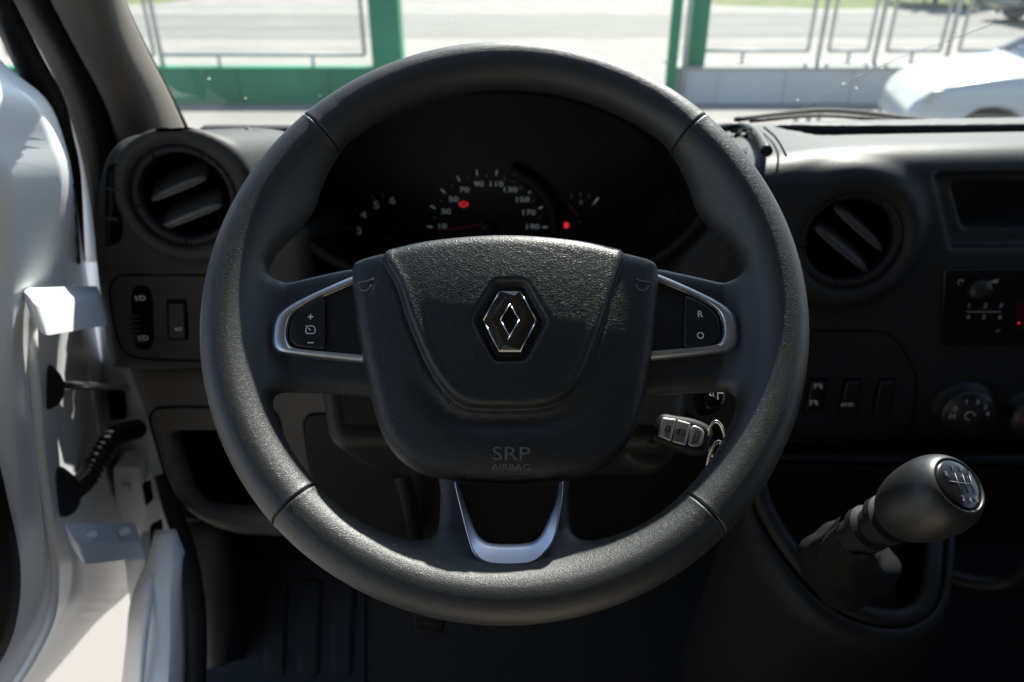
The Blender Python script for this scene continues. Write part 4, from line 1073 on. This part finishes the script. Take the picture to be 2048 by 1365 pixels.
def hs(u, v):
    w = np.linspace(-.012, .024, 721); d = pad_sdf(np.full(721, u), np.full(721, v), w)
    k = np.nonzero(d < 0)[0]; return float(w[k[-1]]) if len(k) else -.01
def on_pad(u0, v0, lift):
    h0 = hs(u0, v0); d = .002
    gu, gv = (hs(u0 + d, v0) - hs(u0 - d, v0)) / (2 * d), (hs(u0, v0 + d) - hs(u0, v0 - d)) / (2 * d)
    eu = np.array([1, 0, gu]); eu /= np.linalg.norm(eu); ev = np.array([0, 1, gv]); ev /= np.linalg.norm(ev); n = np.cross(eu, ev)
    return frame(np.array([u0, v0, h0]) + n * lift, eu, ev, n)
put_text('SRP', .0118, on_pad(.0043, -.0988, .0003), 'engraved', pad, 'embossed_text', xs=1.30, depth=.0003)
put_text('AIRBAG', .0060, on_pad(.0043, -.1065, .0003), 'engraved', pad, 'embossed_text', xs=1.18, depth=.0003)
for s in (-1, 1):
    c = (s * .0905, .0105)
    P = [(-.0065, .0005), (-.005, .0025), (0, .0030), (.0045, .0045)] if s < 0 else [(-.0045, .0045), (0, .0030), (.005, .0025), (.0065, .0005)]
    P2 = [(-.005, .0005), (-.003, -.0028), (.001, -.0032), (.0035, 0)]
    for pp in (P, P2):
        mesh_obj('horn_mark', *tube([on_pad(c[0] + a, c[1] + b, .0002)(0, 0, 0) for a, b in smooth_open(pp, 5)], .0004, 6), 'engraved', pad)
# emblem: faceted diamond ring
ew = hs(ex, -.0155) + .0008
eo = np.array([(ex - .0063, .0050), (ex + .0063, .0050), (ex + .0168, -.0155), (ex + .0063, -.0360), (ex - .0063, -.0360), (ex - .0168, -.0155)])
ei = np.array([(ex, -.0048), (ex, -.0048), (ex + .0060, -.0155), (ex, -.0262), (ex, -.0262), (ex - .0060, -.0155)])
ev_, ef_ = [], []
cen = np.array([ex, -.0155])
def rg(P, k, w): return [(*(cen + (p - cen) * k), w) for p in P]
rings = [rg(eo, 1.0, ew), rg(eo, 1.0, ew + .0014), rg(eo, .955, ew + .0024)]
mid = [(*(eo[i] * .5 + ei[i] * .5), ew + .0038) for i in range(6)]
mid[0] = (ex - .0020, .0006, ew + .0032); mid[1] = (ex + .0032, .0006, ew + .0038)
mid[3] = (ex + .0020, -.0318, ew + .0032); mid[4] = (ex - .0032, -.0318, ew + .0038)
inn = [(*ei[i], ew + .0030) for i in range(6)]; inn2 = [(*(cen + (ei[i] - cen) * .86), ew) for i in range(6)]
for R in rings + [mid, inn, inn2]: ev_ += R
for k in range(5):
    for i in range(6):
        j = (i + 1) % 6; ef_.append((k * 6 + i, k * 6 + j, (k + 1) * 6 + j, (k + 1) * 6 + i))
emblem = mesh_obj('emblem', ev_, ef_, 'dark_chrome', wheel, smooth=False)
v, f = plate(round_poly([tuple(cen + (np.array(p) - cen) * .95) for p in emb], .002, 3), ew + .0002, ew - .006, .0002, 2)
mesh_obj('emblem_well', v, f, 'gloss_black', emblem)
for a, b in ((1, 2), (2, 3), (4, 5), (5, 0)):
    mesh_obj('emblem_edge', *tube([(*eo[a], ew + .0016), (*eo[b], ew + .0016)], .0005, 6), 'chrome', emblem)
for a, b in ((0, 2), (2, 3), (3, 5), (5, 0)):
    mesh_obj('emblem_edge', *tube([(*ei[a], ew + .0032), (*ei[b], ew + .0032)], .0004, 6), 'chrome', emblem)
mesh_obj('emblem_edge', *tube([(*ei[3], ew + .0033), (eo[4][0] + .0012, eo[4][1], ew + .0020)], .0004, 6), 'chrome', emblem)

# spoke trims and buttons
SW = -.0055
tol = [(-.080, .030), (-.1063, .0194), (-.134, .0059), (-.1475, -.0022), (-.1530, -.0105), (-.1533, -.0250), (-.1500, -.0306), (-.1400, -.0335), (-.0974, -.0380), (-.080, -.0395)]
til = [(-.080, .0258), (-.106, .0140), (-.124, .0056), (-.1378, -.0034), (-.1422, -.0100), (-.1430, -.0195), (-.1410, -.0258), (-.1350, -.0293), (-.0983, -.0330), (-.080, -.0345)]
tor_ = [(-a + .0008, b + .0016) for a, b in tol]; tir = [(-a + .0010, b + .0022) for a, b in til]
for so, si, name in ((tol, til, 'L'), (tor_, tir, 'R')):
    A, B = smooth_open(so, 6), smooth_open(si, 6)
    v, f = band(A, B, SW, .0068, prof=((0, 0), (.04, .5), (.14, .80), (.35, .96), (.6, 1), (.88, .99), (.96, .9), (1, .6)), n=90); tr_ = mesh_obj('spoke_trim', v, f, 'satin_chrome', wheel, angle=50)
    mesh_obj('trim_edge', *tube([(*p, SW + .0040) for p in resample(B, 70)], .0004, 6), 'chrome', tr_)
    bp_ = inset_poly(B, .0003)
    v, f = plate([tuple(p) for p in bp_], SW + .0032, SW - .003, .0010, 3); mesh_obj('button_panel', v, f, 'button_black', wheel)
    sgn = -1 if name == 'L' else 1
    x0 = .1195
    key_ = [(x0, .0058), (.1262, .0032), (.1366, -.0035), (.1408, -.0100), (.1416, -.0195), (.1400, -.0248), (.1350, -.0285), (x0 - .003, -.0305)]
    key_ = [(sgn * a, b + (.0016 if sgn > 0 else 0)) for a, b in key_]
    kp = round_poly(key_, .003, 3)
    v, f = plate(kp, SW + .0068, SW + .001, .0016, 4); kb_ = mesh_obj('button', v, f, 'button_black', wheel)
    dish = inset_poly(kp, .0045)
    bw_ = SW + .00695
    if sgn < 0:
        c = onw(621, 634, SW + .007); m = MB().add(*box(c[0] - .0018, c[0] + .0018, c[1] - .00032, c[1] + .00032, bw_, bw_ + .0002)).add(*box(c[0] - .00032, c[0] + .00032, c[1] - .0019, c[1] + .0019, bw_ + .00005, bw_ + .00025))
        m.build('button_mark', 'white_print', kb_, smooth=False)
        c = onw(621, 686, SW + .007); MB().add(*box(c[0] - .0019, c[0] + .0019, c[1] - .00034, c[1] + .00034, bw_, bw_ + .0002)).build('button_mark', 'white_print', kb_, smooth=False)
        c = onw(621, 661, SW + .007)
        g = [(.0031 * math.cos(RAD(a)), .0031 * math.sin(RAD(a))) for a in range(-45, 226, 15)]
        m = MB().add(*tube([(c[0] + a, c[1] + b, bw_) for a, b in g], .00032, 5, closed=True)).add(*tube([(c[0], c[1], bw_), (c[0] - .0015, c[1] + .0014, bw_)], .0003, 5)).add(*tube([(c[0] - .0036, c[1] + .0026, bw_), (c[0] - .0026, c[1] + .0032, bw_)], .0003, 5))
        m.build('button_mark', 'white_print', kb_)
    else:
        for s_, px, py in (('R', 1400, 629), ('O', 1401, 672)):
            c = onw(px, py, SW + .007); put_text(s_, .0063, frame((c[0], c[1], bw_), (1, 0, 0), (0, 1, 0), (0, 0, 1)), 'white_print', kb_, 'button_mark', depth=.0001)
# bottom spoke trim and dark insert
bo = smooth_open([(-.0303, -.1155), (-.0279, -.1255), (-.0213, -.1490), (-.0174, -.1585), (-.0103, -.1640), (.003, -.1652), (.0165, -.1640), (.0240, -.1585), (.0305, -.1490), (.0352, -.1255), (.0360, -.1155)], 6)
bi = smooth_open([(-.0290, -.1155), (-.0232, -.1310), (-.0165, -.1460), (-.0115, -.1508), (-.0060, -.1522), (.003, -.1525), (.0130, -.1520), (.0190, -.1502), (.0240, -.1445), (.0318, -.1275), (.0345, -.1155)], 6)
v, f = band(bo, bi, -.009, .0145, prof=((0, 0), (.02, .8), (.05, .97), (.10, 1), (.4, .87), (.7, .73), (.95, .6), (1, .4)), n=90); bt_ = mesh_obj('lower_trim', v, f, 'satin_chrome', wheel, angle=50)
mesh_obj('trim_edge', *tube([(*p, .0030) for p in resample(bo, 80)], .0006, 6), 'chrome', bt_)
v, f = plate([tuple(p) for p in inset_poly(bi, .0002)], -.0035, -.014, .0010, 3); mesh_obj('lower_insert', v, f, 'gloss_black', wheel)

# ------------------------------------------------------------------ gear lever and console
K0, K1 = deep(1670, 1090, .552), deep(1921, 968, .457)
ka_ = K1 - K0; kl = np.linalg.norm(ka_); ka_ /= kl
gear = thing('gear_lever', 'black gear lever with egg shaped knob and shift pattern cap', 'gear lever', tuple(K0))
kp_ = [(-.060, .0110), (-.0560, .0158), (-.048, .0204), (-.036, .0238), (-.024, .0249), (-.0140, .0243), (-.0070, .0220), (-.003, .0195), (-.0008, .0170)]
kp_ = [tuple(p) for p in smooth_open(kp_, 5)] + [(-.0012, .0164), (-.0020, .0161)]
knob = mesh_obj('knob', *lathe([(kl + h, r) for h, r in kp_], K0, ka_, 56), 'knob_black', gear)
cap = mesh_obj('knob_cap', *lathe([(kl - .004, .0159), (kl - .0015, .0159), (kl - .0005, .0145), (kl + .0006, .010), (kl + .001, .002)], K0, ka_, 48), 'gloss_black', knob)
X = RT - ka_ * (RT @ ka_); X /= np.linalg.norm(X); Yk = np.cross(ka_, X)
if Yk[2] < 0: Yk = -Yk
KP = lambda a, b: frame(K0 + ka_ * (kl + .0012) + X * a + Yk * b, X, Yk, ka_)
for s, a, b in (('R', -.0095, .0045), ('1', -.0035, .0095), ('3', .0025, .0098), ('5', .0085, .0065), ('2', -.003, -.010), ('4', .002, -.0105), ('6', .007, -.0095)):
    put_text(s, .0048, KP(a, b), 'engraved', cap, 'gear_mark')
for a in (-.003, .0025, .0075):
    mesh_obj('gear_line', *tube([KP(a, .006)(0, 0, 0), KP(a, -.006)(0, 0, 0)], .0003, 5), 'engraved', cap)
mesh_obj('gear_line', *tube([KP(-.009, 0)(0, 0, 0), KP(.0075, 0)(0, 0, 0)], .0003, 5), 'engraved', cap)
mesh_obj('collar', *lathe([(kl - .100, .0120), (kl - .090, .0120), (kl - .086, .0160), (kl - .080, .0160), (kl - .077, .0125), (kl - .070, .0125), (kl - .067, .0165), (kl - .061, .0165), (kl - .058, .0120), (kl - .050, .0110)], K0, ka_, 40), 'gaiter', gear, angle=40)
B1 = K0 + ka_ * (kl - .092)
nb, na = 34, 40
bend = deep(1695, 1128, .72)
rows = []
for k in range(nb):
    t = k / (nb - 1); c = B1 * (1 - t) + bend * t - ka_ * .05 * t * (1 - t)
    r0 = .0145 + .026 * t ** 1.3
    ax = (bend - B1) / np.linalg.norm(bend - B1); X_ = np.cross(ax, np.array([0, 0, 1.0])); X_ /= np.linalg.norm(X_); Y_ = np.cross(ax, X_)
    row = []
    for q in range(na):
        a = 2 * math.pi * q / na
        sq = 1 + .07 * t * math.cos(4 * a + .6)                                    # soft four-cornered gaiter
        fold = .0016 * math.sin(15 * t + 1.3 * math.sin(2 * a)) * (.3 + t) + .0010 * math.sin(9 * a + 11 * t)
        row.append(c + (X_ * math.cos(a) + Y_ * math.sin(a)) * (r0 * sq + fold))
    rows.append(row)
mesh_obj('boot', *loft(rows, True), 'gaiter', gear)
# console around the lever
bez = [deep(*p) for p in ((1515, 960, .80), (1532, 1020, .79), (1580, 1100, .77), (1650, 1185, .75), (1720, 1226, .74), (1800, 1236, .74), (1850, 1205, .745), (1866, 1120, .76), (1868, 1000, .80))]
mesh_obj('console_bezel', *tube(smooth_open(bez, 8), .009, 14), 'black_plastic', dash)
bo2 = [deep(*p) for p in ((1470, 1000, .82), (1490, 1070, .80), (1540, 1150, .77), (1620, 1240, .74), (1720, 1290, .73), (1820, 1295, .73), (1890, 1235, .74), (1910, 1100, .77), (1910, 1000, .82))]
bi2 = [deep(*p) for p in ((1505, 980, .805), (1524, 1040, .795), (1574, 1118, .775), (1646, 1204, .752), (1720, 1246, .742), (1804, 1254, .742), (1862, 1214, .747), (1880, 1120, .765), (1882, 1000, .81))]
fl = [p + np.array([(-.02 if k < 4 else .0), .04, -.30]) for k, p in enumerate(bo2)]
rows = [smooth_open(r, 6) for r in (bi2, [a * .5 + b * .5 + np.array([0, 0, .012]) for a, b in zip(bo2, bi2)], bo2, [p * .85 + q * .15 for p, q in zip(bo2, fl)], [p * .5 + q * .5 for p, q in zip(bo2, fl)], fl)]
cols = [smooth_open([r[i] for r in rows], 3) for i in range(len(rows[0]))]
mesh_obj('console', *loft(cols), 'black_plastic', dash)
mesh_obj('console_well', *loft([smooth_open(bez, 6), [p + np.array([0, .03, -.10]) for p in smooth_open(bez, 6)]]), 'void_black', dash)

# ------------------------------------------------------------------ footwell
tb_n = np.array([0, -(Z(.62) - BASEZ), .37]); tb_n /= np.linalg.norm(tb_n)
def toe(px, py, lift=.006):
    d = sight(px, py); O = np.array([0, .80, BASEZ]) + tb_n * lift
    return CAM + d * (((O - CAM) @ tb_n) / (d @ tb_n))
mat_ = thing('floor_mat', 'dark blue ribbed rubber mat in the driver footwell', 'floor mat', tuple(toe(600, 1300)))
mp = [toe(*p) for p in ((470, 1120), (730, 1120), (728, 1500), (400, 1500), (416, 1345), (462, 1320))]
mesh_obj('mat_sheet', [p for p in mp] + [p - tb_n * .005 for p in mp], [(0, 1, 2, 3, 4, 5), (6, 7, 8, 9, 10, 11)] + [(i, (i + 1) % 6, (i + 1) % 6 + 6, i + 6) for i in range(6)], 'mat_blue', mat_, smooth=False)
for (x0, x1) in ((532, 572), (600, 640), (668, 706)):
    P = smooth_closed([(x0, 1180), (x0 + 6, 1165), (x1 - 6, 1165), (x1, 1180), (x1 - 4, 1260), (x1 - 6, 1330), (x1 - 12, 1350), (x0 + 6, 1350), (x0, 1335), (x0 - 2, 1260)], 4)
    mesh_obj('rib', *tube([toe(*p, .008) for p in P], .0035, 6, closed=True), 'rubber', mat_)
    Q = [toe(*p, .010) for p in P]; c = sum(Q) / len(Q)
    Q2 = [q * .82 + c * .18 + tb_n * .004 for q in Q]
    v, f = loft([Q, Q2], True); f.append(tuple(range(len(Q), 2 * len(Q)))); mesh_obj('rib_pad', v, f, 'mat_blue', mat_)
ped = thing('clutch_pedal', 'ridged black clutch pedal below the wheel rim', 'pedal', tuple(deep(860, 1250, 1.05)))
pp = round_poly(xz([(822, 1180), (895, 1180), (888, 1262), (872, 1276), (846, 1276), (832, 1262)], .75), .008, 3)
v, f = plate(pp, .006, -.006, .004); mesh_obj('pedal_pad', mapf(dashf(.75), v), f, 'rubber', ped)
for y in (1200, 1215, 1230, 1245, 1260):
    mesh_obj('pedal_rib', *tube([at(834, y, .743), at(884, y, .743)], .002, 6), 'rubber', ped)
mesh_obj('pedal_arm', *tube([at(860, 1200, .76), at(862, 1100, .90), at(866, 1000, 1.0)], .008, 8), 'black_plastic', ped)
